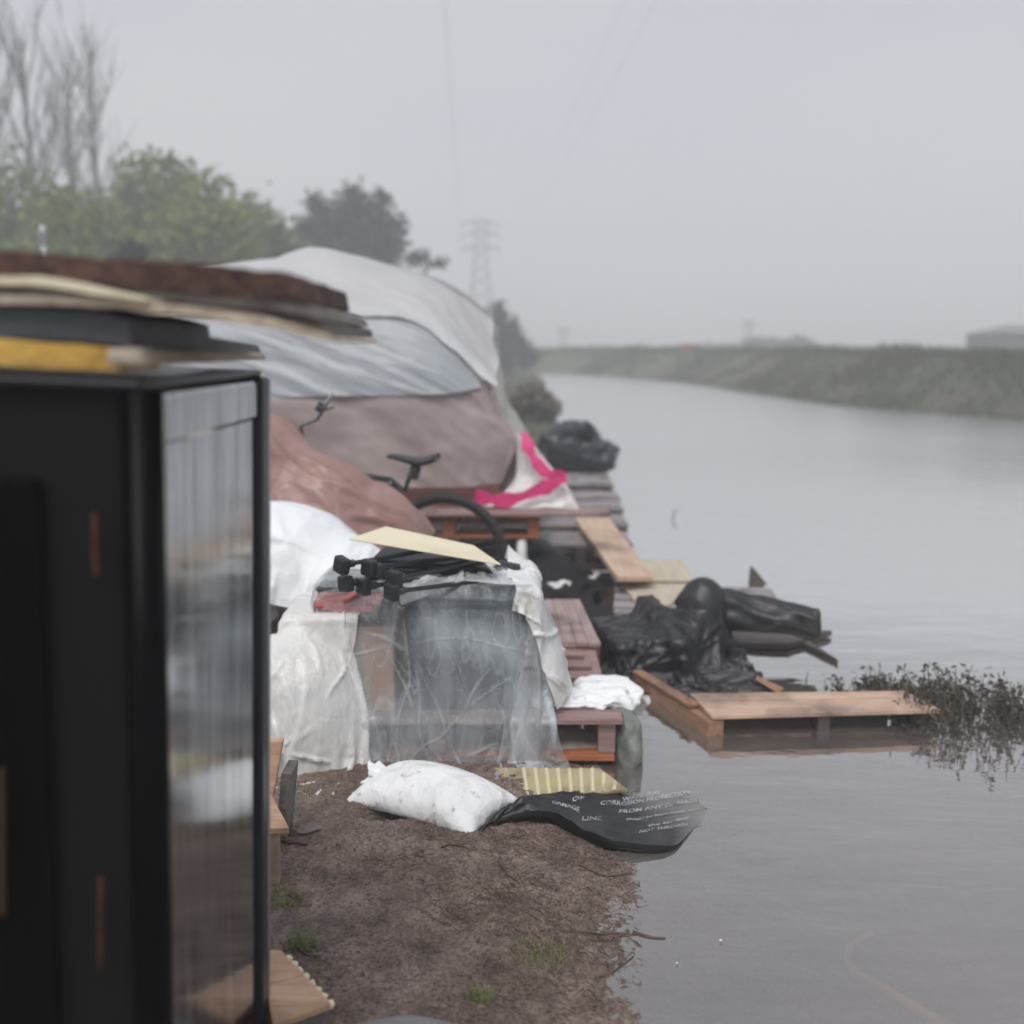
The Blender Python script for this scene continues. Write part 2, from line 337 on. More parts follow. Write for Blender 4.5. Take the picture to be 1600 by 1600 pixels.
# ------------------------------------------------------------------ position based cloth
def colour_edges(E, W):
    used = {}; groups = {}
    for (a, b), wgt in zip(E, W):
        m_ = used.get(a, 0) | used.get(b, 0); c = 0
        while m_ >> c & 1: c += 1
        used[a] = used.get(a, 0) | 1 << c; used[b] = used.get(b, 0) | 1 << c
        groups.setdefault(c, []).append((a, b, wgt))
    return [(np.array([g[0] for g in v]), np.array([g[1] for g in v]), np.array([g[2] for g in v])) for v in groups.values() if len(v)]
def collide(p, old, cols, fr=.55):
    for c in cols:
        if c[0] == 'plane':
            k = p[:, 2] < c[1]; p[k, 2] = c[1]; hit = k
        elif c[0] == 'box':
            _, ce, hf, rz = c; cs, sn = math.cos(rz), math.sin(rz); q = p - ce
            lx = q[:, 0] * cs + q[:, 1] * sn; ly = -q[:, 0] * sn + q[:, 1] * cs; lz = q[:, 2]
            l = np.stack([lx, ly, lz], 1); dd = np.array(hf) - np.abs(l); dd[:, 2] += np.where(l[:, 2] < 0, 9, 0)
            hit = (hf[0] > np.abs(lx)) & (hf[1] > np.abs(ly)) & (hf[2] > np.abs(lz))
            if hit.any():
                ax = dd[hit].argmin(1); idx = np.where(hit)[0]
                l[idx, ax] = np.sign(l[idx, ax]) * np.array(hf)[ax]
                p[idx, 0] = ce[0] + l[idx, 0] * cs - l[idx, 1] * sn; p[idx, 1] = ce[1] + l[idx, 0] * sn + l[idx, 1] * cs; p[idx, 2] = ce[2] + l[idx, 2]
        elif c[0] == 'ell':
            _, ce, rad = c; q = (p - ce) / rad; d = np.linalg.norm(q, axis=1); hit = d < 1
            if hit.any(): p[hit] = np.array(ce) + (q[hit] / d[hit][:, None]) * rad
        elif c[0] == 'cap':
            _, a, b, r = c; a = np.array(a); b = np.array(b); ab = b - a
            t = np.clip((p - a) @ ab / (ab @ ab), 0, 1); cl = a + t[:, None] * ab; q = p - cl; d = np.linalg.norm(q, axis=1) + 1e-9; hit = d < r
            p[hit] = cl[hit] + q[hit] / d[hit][:, None] * r
        if hit.any(): p[hit, :2] = p[hit, :2] * (1 - fr) + old[hit, :2] * fr
def simulate(P, E, Wt, cols, steps=60, iters=12, rest=None, pins=(), tris=None, pressure=0, damp=.96, restvar=.0, bend=None, dt=.016, g=9.8):
    P = np.array(P, float); n = len(P)
    base = P if rest is None else np.array(rest, float)
    vr = 1 + restvar * rng.standard_normal(n) if restvar else np.ones(n)
    groups = []
    for a, b, wt in colour_edges(E, Wt):
        groups.append((a, b, np.linalg.norm(base[a] - base[b], axis=1) * (vr[a] + vr[b]) / 2, wt[:, None]))
    im = np.ones(n); im[list(pins)] = 0
    V = np.zeros_like(P); pin_p = P.copy()
    for st in range(steps):
        old = P.copy(); V[:, 2] -= g * dt
        if pressure:
            a, b, c = P[tris[:, 0]], P[tris[:, 1]], P[tris[:, 2]]; nn = np.cross(b - a, c - a)
            Nn = np.stack([sum(np.bincount(tris[:, k], nn[:, ax], n) for k in range(3)) for ax in range(3)], 1)
            V += Nn / (np.linalg.norm(Nn, axis=1).mean() + 1e-12) * pressure * dt
        V *= damp; P = P + V * dt * im[:, None]
        for it in range(iters):
            for a, b, r, wt in groups:
                d = P[b] - P[a]; l = np.sqrt((d * d).sum(1)) + 1e-9
                ia, ib = im[a], im[b]; s = ((l - r) / l / np.maximum(ia + ib, 1e-6))[:, None] * d * wt
                P[a] += s * ia[:, None]; P[b] -= s * ib[:, None]
            if it % 4 == 3: collide(P, old, cols, .15)
        collide(P, old, cols)
        if len(pins): P[list(pins)] = pin_p[list(pins)]
        V = (P - old) / dt; sp = np.linalg.norm(V, axis=1); k = sp > 3; V[k] *= (3 / sp[k])[:, None]
    return P
def grid_edges(nx, ny, bendw=.15):
    E = []; W = []
    def e(i, j, k, l, wt):
        if 0 <= k < nx and 0 <= l < ny: E.append((j * nx + i, l * nx + k)); W.append(wt)
    for j in range(ny):
        for i in range(nx):
            e(i, j, i + 1, j, 1); e(i, j, i, j + 1, 1); e(i, j, i + 1, j + 1, .6); e(i, j, i - 1, j + 1, .6)
            e(i, j, i + 2, j, bendw); e(i, j, i, j + 2, bendw)
    return E, W
def cloth(name, origin, ux, uy, sx, sy, nx, ny, cols, m, parent=None, steps=60, iters=10, bendw=.12, restvar=.02, pins=(), amp=.01, post=None, slack=.05, creases=None, cdisp=.012, cseed=1, up=1, **k):
    """rectangular sheet starting at origin, edges along ux (length sx) and uy (length sy), dropped on the colliders"""
    o = np.array(origin); ux = np.array(ux, float); uy = np.array(uy, float); ux /= np.linalg.norm(ux); uy /= np.linalg.norm(uy)
    I, J = np.meshgrid(np.linspace(0, sx, nx), np.linspace(0, sy, ny))
    P = o + I.reshape(-1, 1) * ux + J.reshape(-1, 1) * uy; rest = P.copy()
    cen = P.mean(0); P[:, :2] = cen[:2] + (P[:, :2] - cen[:2]) / (1 + slack)
    P[:, 2] += amp * fbm(I.ravel() * 9, J.ravel() * 9, 0, 4, 5) * 2
    E, W = grid_edges(nx, ny, bendw)
    pi = [j * nx + i for i, j in pins]
    Q = simulate(P, E, W, cols, steps, iters, rest=rest, pins=pi, restvar=restvar)
    if post is not None: Q = post(Q)
    if up > 1:
        def cub(A, nn, axis):
            A = np.moveaxis(A, axis, 0); m_ = A.shape[0]; x = np.linspace(0, m_ - 1, nn); i = np.minimum(x.astype(int), m_ - 2); f = (x - i).reshape([-1] + [1] * (A.ndim - 1))
            a, b, c, d = A[np.maximum(i - 1, 0)], A[i], A[i + 1], A[np.minimum(i + 2, m_ - 1)]
            return np.moveaxis(.5 * (2 * b + (c - a) * f + (2 * a - 5 * b + 4 * c - d) * f * f + (3 * b - a - 3 * c + d) * f ** 3), 0, axis)
        G = cub(cub(Q.reshape(ny, nx, 3), (nx - 1) * up + 1, 1), (ny - 1) * up + 1, 0); nx, ny = (nx - 1) * up + 1, (ny - 1) * up + 1; Q = G.reshape(-1, 3)
        I, J = np.meshgrid(np.linspace(0, sx, nx), np.linspace(0, sy, ny)); k['subsurf'] = 0
    cr_ = None
    if creases:
        # fold lines pressed into the sheet: (u0, v0, u1, v1, width, depth) in metres on the flat sheet
        cr_ = np.zeros(nx * ny); X, Y = I.ravel(), J.ravel()
        wx = X + .02 * fbm(X * 6, Y * 6, 0, 2, cseed); wy = Y + .02 * fbm(X * 6, Y * 6, 3.3, 2, cseed)
        for (u0, v0, u1, v1, wd, dp) in creases:
            dx, dy = u1 - u0, v1 - v0; L2 = dx * dx + dy * dy; t = np.clip(((wx - u0) * dx + (wy - v0) * dy) / L2, 0, 1)
            d = np.hypot(wx - u0 - t * dx, wy - v0 - t * dy); cr_ = np.maximum(cr_, dp * np.exp(-(d / wd) ** 2) * np.sin(np.clip(t, .02, .98) * math.pi) ** .5)
        G = Q.reshape(ny, nx, 3); n_ = np.cross(np.gradient(G, axis=1), np.gradient(G, axis=0)); n_ /= np.linalg.norm(n_, axis=2, keepdims=True) + 1e-9
        Q = Q + n_.reshape(-1, 3) * (cr_ * cdisp)[:, None]
    ob = mesh(name, Q, grid_faces(nx, ny), m, parent, **{'smooth': True, 'subsurf': 1, **k})
    if cr_ is not None:
        at_ = ob.data.attributes.new('crease_fold', 'FLOAT', 'POINT'); at_.data.foreach_set('value', cr_.astype(np.float32))
    return ob
def fold_lines(n, sx, sy, ang, spread, lmin, lmax, wd=(.006, .014), seed=3, depth=(.4, 1.0)):
    r_ = random.Random(seed); out = []
    for _ in range(n):
        a = ang + r_.gauss(0, spread); l = r_.uniform(lmin, lmax); x = r_.uniform(0, sx); y = r_.uniform(0, sy)
        out.append((x - math.cos(a) * l / 2, y - math.sin(a) * l / 2, x + math.cos(a) * l / 2, y + math.sin(a) * l / 2, r_.uniform(*wd), r_.uniform(*depth)))
    return out
def sack(name, centre, L_, W_, rz, nx, ny, cols, m, parent=None, pressure=9, steps=60, iters=8, z0=.06, tilt=(0, 0), label=None, restvar=.012, **k):
    """two sheets sewn round the rim and filled"""
    I, J = np.meshgrid(np.linspace(-.5, .5, nx), np.linspace(-.5, .5, ny)); x = I.ravel() * L_; y = J.ravel() * W_
    rim = (np.abs(I.ravel()) > .4999) | (np.abs(J.ravel()) > .4999)
    prof = (1 - (2 * I.ravel()) ** 4) * (1 - (2 * J.ravel()) ** 4) * .03
    top = np.stack([x, y, prof], 1); bi = np.full(nx * ny, -1); idx = np.where(~rim)[0]
    bi[rim] = np.where(rim)[0]; bi[idx] = nx * ny + np.arange(len(idx))
    bot = np.stack([x, y, -prof], 1)[idx]; P = np.concatenate([top, bot]); rest = P.copy(); rest[:, 2] *= .2
    Fq = grid_faces(nx, ny); Fb = [tuple(int(bi[v]) for v in reversed(f)) for f in Fq]; F = Fq + Fb
    E0, W0 = grid_edges(nx, ny, .1); S = {}
    for (a, b), wt in zip(E0, W0):
        S[(a, b)] = wt; aa, bb = int(bi[a]), int(bi[b]); S.setdefault((min(aa, bb), max(aa, bb)), wt)
    tris = np.array([(f[0], f[1], f[2]) for f in F] + [(f[0], f[2], f[3]) for f in F])
    cs, sn = math.cos(rz), math.sin(rz)
    P[:, 2] += z0 + P[:, 0] * tilt[0] + P[:, 1] * tilt[1]
    X = P[:, 0] * cs - P[:, 1] * sn + centre[0]; Y = P[:, 0] * sn + P[:, 1] * cs + centre[1]; P = np.stack([X, Y, P[:, 2] + centre[2]], 1)
    Q = simulate(P, list(S.keys()), list(S.values()), cols, steps, iters, rest=rest, tris=tris, pressure=pressure, restvar=restvar, damp=.93)
    return mesh(name, Q, F, m, parent, **{'smooth': True, 'subsurf': 1, **k})
#---SETTING---
# ------------------------------------------------------------------ ground, water, haze
def xL(Y): return np.interp(Y, [1.5, 2.03, 2.78, 3.1, 3.6, 5, 8, 20, 50, 54, 58, 62], [.21, .255, .335, .36, .25, .3, .35, .9, 1.4, .5, -6, -60])
def xR(Y): return np.interp(Y, [0, 15, 20.3, 22.8, 26.7, 40, 48, 56, 60, 66, 70], [12, 11, 10.3, 9.1, 7.95, 7.1, 5.5, 2.5, -1, -30, -90])
def ss(x): x = np.clip(x, 0, 1); return x * x * (3 - 2 * x)
PUD = gp(603, 1287)
def ground_z(X, Y):
    X = np.asarray(X, float); Y = np.asarray(Y, float)
    wob = .012 * fbm(Y * 5, X * 0 + 3, 0, 3, 2) + .010 * vnoise(X * 22, Y * 22, 0, 9)
    dL = xL(Y) - X + np.where(Y < 6, wob, wob * 6); dR = X - xR(Y) + .4 * fbm(Y * .5, X * .2, 0, 3, 4)
    zl = .035 * ss(dL / .35) + .02 * ss(dL / 2) + .25 * ss((dL - 3) / 6) + .06 * ss((Y - 5) / 5)
    zr = 1.18 * ss(dR / 3.0) + .12 * ss(dR / 12)
    bed = -.035 * ss(-dL / .2) - .5 * ss(-dL / 1.6) - .3 * ss(-dL / 4)
    near = np.clip(1 - (Y - 4) / 3, 0, 1)
    det = near * (.007 * fbm(X * 7, Y * 7, 0, 3, 21) + .0055 * np.abs(fbm(X * 26, Y * 26, 0, 3, 31)) +   .0035 * fbm(X * 70, Y * 90, 0, 2, 41))
    far = (1 - near) * .05 * fbm(X * .8, Y * .8, 0, 3, 51)
    z = np.where(dL > 0, zl, bed) + det * np.where(dL > -.1, 1, .3) + far * (dL > 0)
    z = np.where(dR > -.6, np.maximum(z, zr + (.10 * fbm(X * .9, Y * .9, 0, 3, 61)) * ss(dR / 1.5) - .5 * ss(-dR / .6)), z)
    pd = np.sqrt(((X - PUD.x) / .075) ** 2 + ((Y - PUD.y) / .05) ** 2)
    z = z - .09 * ss(1.6 - pd)
    z = np.where(Y > 68, np.maximum(z, .3), z)
    return z
def gz(x, y): return float(ground_z(np.array([x]), np.array([y]))[0])
def grow(a, b, step, lo, hi, f=1.16):
    c = list(np.arange(a, b + 1e-6, step)); s_ = step
    while c[-1] < hi: s_ *= f; c.append(c[-1] + s_)
    s_ = step
    while c[0] > lo: s_ *= f; c.insert(0, c[0] - s_)
    return np.array(c)
gx = grow(-.72, .62, .0085, -420, 420, 1.13); gy = grow(1.85, 3.55, .0085, -60, 700, 1.10)
GX, GY = np.meshgrid(gx, gy); GZ = ground_z(GX, GY)
GV = np.stack([GX.ravel(), GY.ravel(), GZ.ravel()], 1); nx_, ny_ = len(gx), len(gy)
Fg = grid_faces(nx_, ny_)
cx_ = ((GX[:-1, :-1] + GX[1:, 1:]) / 2).ravel(); cy_ = ((GY[:-1, :-1] + GY[1:, 1:]) / 2).ravel()
fm = np.where((cx_ > xR(cy_) - .2) | (cy_ > 66), 1, np.where((cy_ > 12) | (cx_ < -7), 1, 0))

def mud_material():
    m = bpy.data.materials.new('wet_brown_mud'); m.use_nodes = True; t = m.node_tree; N = t.nodes; K = t.links.new
    b = N['Principled BSDF']; c = N.new('ShaderNodeTexCoord')
    def noise(s_, d=5, r=.6):
        n = N.new('ShaderNodeTexNoise'); n.inputs['Scale'].default_value = s_; n.inputs['Detail'].default_value = d; n.inputs['Roughness'].default_value = r
        K(c.outputs['Object'], n.inputs['Vector']); return n.outputs['Fac']
    r = N.new('ShaderNodeValToRGB'); e = r.color_ramp.elements
    e[0].position = .30; e[0].color = (.07, .045, .036, 1); e[1].position = .72; e[1].color = (.33, .255, .215, 1)
    x = e.new(.5); x.color = (.185, .132, .108, 1)
    K(noise(9, 8, .68), r.inputs[0])
    r2 = N.new('ShaderNodeMixRGB'); r2.blend_type = 'MULTIPLY'; r2.inputs[0].default_value = 1.0
    r3 = N.new('ShaderNodeValToRGB'); r3.color_ramp.elements[0].position = .35; r3.color_ramp.elements[0].color = (.24, .20, .18, 1); r3.color_ramp.elements[1].position = .55; r3.color_ramp.elements[1].color = (1.25, 1.25, 1.25, 1)
    K(noise(95, 7, .72), r3.inputs[0]); K(r.outputs[0], r2.inputs[1]); K(r3.outputs[0], r2.inputs[2]); K(r2.outputs[0], b.inputs['Base Color'])
    mr = N.new('ShaderNodeMapRange'); mr.inputs['From Min'].default_value = .46; mr.inputs['From Max'].default_value = .66; mr.inputs['To Min'].default_value = .12; mr.inputs['To Max'].default_value = .5
    K(noise(4, 5, .6), mr.inputs[0]); K(mr.outputs[0], b.inputs['Roughness'])
    bp = N.new('ShaderNodeBump'); bp.inputs['Strength'].default_value = 1.0; bp.inputs['Distance'].default_value = .012; K(noise(75, 8, .7), bp.inputs['Height']); K(bp.outputs[0], b.inputs['Normal'])
    return m
M_mud = mud_material()
M_bank = mat('rough_bank_grass', (.055, .072, .03), .9, col2=(.065, .056, .034), nscale=.35, lo=.42, hi=.6, bump=.4, bscale=3, dirt=(.06, .055, .038), dscale=.8, dlo=.5, dhi=.7)
tagp(mesh('ground', GV, Fg, M_mud, smooth=True, origin=(0, 0, 0), mats=[M_mud, M_bank], fmi=fm), kind='structure')

def water_material():
    m = bpy.data.materials.new('murky_water'); m.use_nodes = True; t = m.node_tree; N = t.nodes; K = t.links.new
    N.remove(N['Principled BSDF']); out = N['Material Output']; c = N.new('ShaderNodeTexCoord')
    n1 = N.new('ShaderNodeTexNoise'); n1.inputs['Scale'].default_value = 2.2; n1.inputs['Detail'].default_value = 4
    mpn = N.new('ShaderNodeMapping'); mpn.inputs['Scale'].default_value = (.6, 1.6, 1); mpn.inputs['Rotation'].default_value = (0, 0, .3)
    K(c.outputs['Object'], mpn.inputs[0]); K(mpn.outputs[0], n1.inputs['Vector'])
    # faint rings spreading from where something touched the water
    vm = N.new('ShaderNodeVectorMath'); vm.operation = 'DISTANCE'; rc = gp(1180, 1330); vm.inputs[1].default_value = (rc.x, rc.y, 0); K(c.outputs['Object'], vm.inputs[0])
    mu = N.new('ShaderNodeMath'); mu.operation = 'MULTIPLY'; mu.inputs[1].default_value = 48; K(vm.outputs['Value'], mu.inputs[0])
    sn = N.new('ShaderNodeMath'); sn.operation = 'SINE'; K(mu.outputs[0], sn.inputs[0])
    fo = N.new('ShaderNodeMapRange'); fo.inputs['From Min'].default_value = .05; fo.inputs['From Max'].default_value = .42; fo.inputs['To Min'].default_value = .045; fo.inputs['To Max'].default_value = 0; K(vm.outputs['Value'], fo.inputs[0])
    mm = N.new('ShaderNodeMath'); mm.operation = 'MULTIPLY'; K(sn.outputs[0], mm.inputs[0]); K(fo.outputs[0], mm.inputs[1])
    ad = N.new('ShaderNodeMath'); ad.operation = 'ADD'; K(n1.outputs['Fac'], ad.inputs[0]); K(mm.outputs[0], ad.inputs[1])
    bp = N.new('ShaderNodeBump'); bp.inputs['Strength'].default_value = .4; bp.inputs['Distance'].default_value = .02; K(ad.outputs[0], bp.inputs['Height'])
    fr = N.new('ShaderNodeFresnel'); fr.inputs['IOR'].default_value = 1.34; K(bp.outputs[0], fr.inputs['Normal'])
    gl = N.new('ShaderNodeBsdfGlossy'); gl.inputs['Roughness'].default_value = .025; gl.inputs['Color'].default_value = (.87, .865, .86, 1); K(bp.outputs[0], gl.inputs['Normal']); sx = N.new('ShaderNodeSeparateXYZ'); K(c.outputs['Object'], sx.inputs[0]); rr_ = N.new('ShaderNodeMapRange'); rr_.inputs['From Min'].default_value = 5; rr_.inputs['From Max'].default_value = 16; rr_.inputs['To Min'].default_value = .025; rr_.inputs['To Max'].default_value = .24; K(sx.outputs['Y'], rr_.inputs[0]); K(rr_.outputs[0], gl.inputs['Roughness'])
    di = N.new('ShaderNodeBsdfDiffuse'); cr_ = N.new('ShaderNodeValToRGB'); n2 = N.new('ShaderNodeTexNoise'); n2.inputs['Scale'].default_value = 1.1; n2.inputs['Detail'].default_value = 6
    K(c.outputs['Object'], n2.inputs['Vector']); K(n2.outputs['Fac'], cr_.inputs[0])
    cr_.color_ramp.elements[0].position = .35; cr_.color_ramp.elements[0].color = (.135, .128, .122, 1); cr_.color_ramp.elements[1].position = .68; cr_.color_ramp.elements[1].color = (.185, .165, .152, 1)
    K(cr_.outputs[0], di.inputs[0])
    tp = N.new('ShaderNodeBsdfTransparent'); tp.inputs[0].default_value = (.86, .80, .72, 1)
    a = N.new('ShaderNodeMixShader'); a.inputs[0].default_value = .62; K(tp.outputs[0], a.inputs[1]); K(di.outputs[0], a.inputs[2])
    e = N.new('ShaderNodeMixShader'); fb = N.new('ShaderNodeMath'); fb.operation = 'MULTIPLY_ADD'; fb.inputs[1].default_value = 3.6; fb.inputs[2].default_value = .12; fb.use_clamp = True; K(fr.outputs[0], fb.inputs[0]); K(fb.outputs[0], e.inputs[0]); K(a.outputs[0], e.inputs[1]); K(gl.outputs[0], e.inputs[2]); K(e.outputs[0], out.inputs['Surface'])
    return m
M_water = water_material()
wx = [-400, -60, -20, -4, 0, 4, 20, 60, 400]; wy = [-50, 0, 3, 8, 20, 60, 140, 690]
WX, WY = np.meshgrid(wx, wy)
tagp(mesh('river_water', np.stack([WX.ravel(), WY.ravel(), WX.ravel() * 0], 1), grid_faces(len(wx), len(wy)), M_water, origin=(0, 0, 0)), kind='structure')

hz = bpy.data.materials.new('mist'); hz.use_nodes = True; N = hz.node_tree.nodes; N.remove(N['Principled BSDF'])
pv = N.new('ShaderNodeVolumePrincipled'); pv.inputs['Density'].default_value = .0088; pv.inputs['Color'].default_value = (.95, .97, 1, 1); pv.inputs['Anisotropy'].default_value = .15
hz.node_tree.links.new(pv.outputs[0], N['Material Output'].inputs['Volume'])
tagp(MB().box((0, 320, 11.5), (1000, 880, 27)).build('haze', hz, origin=(0, 0, 0)), kind='stuff')

# ------------------------------------------------------------------ trees and background
def leaves_mesh(blobs, n, size, dens_pow=.35, squash=1.0):
    """leaf-sized triangles spread in ellipsoid clumps"""
    V = []; ntot = sum(b[1][0] * b[1][1] * b[1][2] for b in blobs) ; out = []
    for c, r in blobs:
        k = max(30, int(n * r[0] * r[1] * r[2] / ntot))
        d = rng.standard_normal((k, 3)); d /= np.linalg.norm(d, axis=1, keepdims=True)
        p = np.array(c) + d * np.array(r) * (rng.random((k, 1)) ** dens_pow) * (1 + .18 * rng.standard_normal((k, 1)))
        out.append(p)
    P = np.concatenate(out); k = len(P)
    a = rng.standard_normal((k, 3)); a /= np.linalg.norm(a, axis=1, keepdims=True); b = np.cross(a, rng.standard_normal((k, 3))); b /= np.linalg.norm(b, axis=1, keepdims=True)
    s_ = size * (.6 + .8 * rng.random((k, 1))); V = np.empty((k, 4, 3))
    V[:, 0] = P - a * s_; V[:, 1] = P + b * s_ * .55; V[:, 2] = P + a * s_; V[:, 3] = P - b * s_ * .55
    F = np.arange(k * 4).reshape(k, 4); return V.reshape(-1, 3), F
def branch_rec(mb, p, d, length, r, depth, spread, up=0.0, seg=4):
    pts = [p]; q = p.copy(); dd = d.copy()
    for i in range(seg):
        dd = (dd + Vector((random.gauss(0, .10), random.gauss(0, .10), random.gauss(0, .05) + up))).normalized(); q = q + dd * length / seg; pts.append(q.copy())
    mb.tube(pts, [r * (1 - .7 * i / seg) for i in range(seg + 1)], 5 if depth else 3, cap=False)
    if depth > 0:
        for k in range(random.randint(4, 6)):
            i = random.randint(1, seg); a = random.uniform(0, 2 * math.pi)
            nd = (dd + Vector((math.cos(a) * spread, math.sin(a) * spread, random.uniform(.0, .5)))).normalized()
            branch_rec(mb, pts[i], nd, length * random.uniform(.45, .65), r * .5, depth - 1, spread, up)
def bare_tree(px, pytop, Y, label):
    b = at(px, 560, Y); z0 = gz(b.x, Y); H = at(px, pytop, Y).z - z0
    t = thing('bare_tree', label, 'tree', (b.x, Y, z0), group='bare trees above the bushes')
    tr = MB(); tr.tube([(b.x, Y, z0 - .2), (b.x + .1, Y, z0 + H * .4), (b.x - .05, Y, z0 + H * .75), (b.x, Y, z0 + H)], [.16, .12, .07, .015], 7)
    tr.build('trunk', M_barktree, t, smooth=True); br = MB()
    for k in range(26):
        z = z0 + H * random.uniform(.22, .9); a = random.uniform(0, 6.28)
        branch_rec(br, Vector((b.x, Y, z)), Vector((math.cos(a) * .42, math.sin(a) * .42, 1)).normalized(), H * random.uniform(.14, .3), .04, 1, .5, .08)
    br.build('branches', M_barktree, t, smooth=True)
for px, py, Y, lb in [(-30, 95, 38, 'bare grey tree at the left edge of the photo, cut by the frame'), (18, 70, 40, 'tall bare tree with upright twigs just inside the left edge'),
                      (72, 62, 38, 'tallest bare purple-grey tree above the bushes'), (132, 95, 41, 'bare upright tree, third in view from the left'), (170, 110, 39, 'rightmost bare tree, thin and pale, above the green bushes')]:
    bare_tree(px, py, Y, lb)
def bushy(name, label, cat, blobs_px, Y, n, size, m, group=None, trunk=True, depthf=1.0, pw=.35):
    """blobs_px: (px, py, rx_px, rz_px)"""
    sc_px = Y / FPX; bl = []
    for (px, py, rx, rzz) in blobs_px:
        Yb = Y + random.uniform(-1, 1) * rx * sc_px * .5; c = at(px, py, Yb); bl.append((tuple(c), (rx * sc_px, rx * sc_px * depthf, rzz * sc_px)))
    cx = sum(b[0][0] for b in bl) / len(bl); z0 = gz(cx, Y)
    t = thing(name, label, cat, (cx, Y, z0), group=group)
    V, F = leaves_mesh(bl, n, size, pw); mesh('crown', V, F, m, t)
    mb = MB(); top = max(b[0][2] for b in bl)
    mb.tube([(cx, Y, z0 - .2), (cx + .1, Y, z0 + (top - z0) * .35), (cx, Y, z0 + (top - z0) * .6)], [.22, .17, .09], 7)
    for c, r in bl: mb.tube([(cx + .05, Y, z0 + (top - z0) * .3), ((cx + c[0]) / 2, (Y + c[1]) / 2, max(z0 + .2, (z0 + (top - z0) * .35 + c[2]) / 2)), c], [.12, .08, .02], 5)
    mb.build('trunk', M_barktree, t, smooth=True); return t
GB = 'green bushy trees behind the camp'
bushy('bushy_tree', 'olive bushy tree at the left edge under the bare trees', 'tree', [(-40, 380, 60, 90), (20, 330, 60, 80), (60, 400, 70, 80), (-10, 470, 90, 80)], 30, 5200, .13, M_leaf_g2, GB)
bushy('bushy_tree', 'green bushy tree whose round top rises beside the bare trees', 'tree', [(105, 350, 55, 70), (150, 400, 70, 80), (110, 450, 90, 80)], 27, 4600, .12, M_leaf_g, GB)
bushy('bushy_tree', 'tallest green bushy tree with a lumpy top in the middle of the row', 'tree', [(235, 300, 55, 60), (275, 285, 32, 48), (210, 360, 60, 70), (260, 370, 75, 90), (240, 450, 90, 80)], 32, 6500, .14, M_leaf_g2, GB)
bushy('bushy_tree', 'light green bushy tree just left of the tent ridge', 'tree', [(325, 330, 48, 60), (300, 380, 60, 70), (355, 390, 55, 70), (320, 450, 80, 70)], 29, 5200, .12, M_leaf_g, GB)
bushy('bushy_tree', 'low green bushy tree sloping down to the dark evergreen', 'tree', [(395, 360, 45, 50), (430, 385, 40, 50), (400, 430, 60, 60), (460, 430, 50, 50)], 33, 3600, .13, M_leaf_g2, GB)
bushy('dark_evergreen_tree', 'dark lobed evergreen tree rising behind the tent ridge', 'tree',
      [(552, 308, 22, 24), (493, 318, 19, 20), (596, 315, 19, 22), (505, 345, 30, 32), (552, 350, 42, 48), (592, 355, 30, 35), (622, 355, 17, 20), (480, 362, 24, 26), (610, 385, 30, 24), (655, 402, 22, 14), (685, 411, 16, 10), (560, 410, 60, 40), (500, 400, 40, 40)], 40, 9000, .12, M_leaf_d, depthf=.8, pw=.5)
bushy('conical_evergreen_tree', 'dark conical evergreen tree to the right of the tent, by the water', 'tree', [(778, 490, 16, 20), (788, 520, 26, 30), (800, 548, 34, 26), (822, 558, 22, 18), (770, 555, 30, 24)], 48, 3600, .14, M_leaf_d, depthf=.8, pw=.5)
bushy('brown_reed_bush', 'brown withered bush on the bank behind the black bin bag', 'bush', [(830, 622, 30, 22), (850, 640, 28, 20), (815, 650, 30, 22)], 19, 1800, .07, mat('withered_leaves', (.15, .12, .09), .8, col2=(.09, .075, .06), nscale=3))
bushy('dark_bush', 'small dark bush top just above the brown board stack', 'bush', [(207, 395, 22, 16), (190, 410, 22, 16)], 20, 900, .07, M_leaf_d)
c = at(66, 352, 18); z0 = gz(c.x, 18)
t = thing('pale_post', 'pale blurred post standing before the green trees', 'post', (c.x, 18, z0))
MB().box((c.x, 18, (c.z + z0) / 2), (.07, .07, c.z - z0)).build('shaft', M_white_p, t, bevel=.01)
MB().box((c.x, 18, c.z - .22), (.16, .1, .26)).build('box', M_steel, t, bevel=.02)

# scrub on the far bank
def blades(P, h, wd, lean=.35):
    k = len(P); a = rng.random(k) * 6.283; hh = h * (.5 + rng.random(k)); ln = lean * hh * rng.standard_normal(k)
    V = np.empty((k, 3, 3)); dx = np.cos(a) * wd; dy = np.sin(a) * wd
    V[:, 0] = P + np.stack([-dx, -dy, 0 * a], 1); V[:, 1] = P + np.stack([dx, dy, 0 * a], 1); V[:, 2] = P + np.stack([ln * np.cos(a * 3), ln * np.sin(a * 3), hh], 1)
    return V.reshape(-1, 3), np.arange(k * 3).reshape(k, 3)
k = 26000; yy = 14 + 50 * rng.random(k) ** 1.3; xx = xR(yy) + .1 + 7 * rng.random(k) ** 1.4; zz = ground_z(xx, yy) - .03
cl = .5 + .7 * np.clip(fbm(xx * .8, yy * .5, 0, 3, 71) + .4, 0, 1.4)
V, F = blades(np.stack([xx, yy, zz], 1), .22 * cl, .03 + .02 * rng.random(k))
tagp(mesh('bank_scrub', V, F, M_scrub, origin=(8, 30, 0)), kind='stuff')
k = 9000; yy = 9 + 45 * rng.random(k) ** 1.5; xx = xL(yy) - .1 - 9 * rng.random(k); V, F = blades(np.stack([xx, yy, ground_z(xx, yy) - .02], 1), .14, .02)
tagp(mesh('left_bank_grass', V, F, M_scrub, origin=(-3, 20, 0)), kind='stuff')
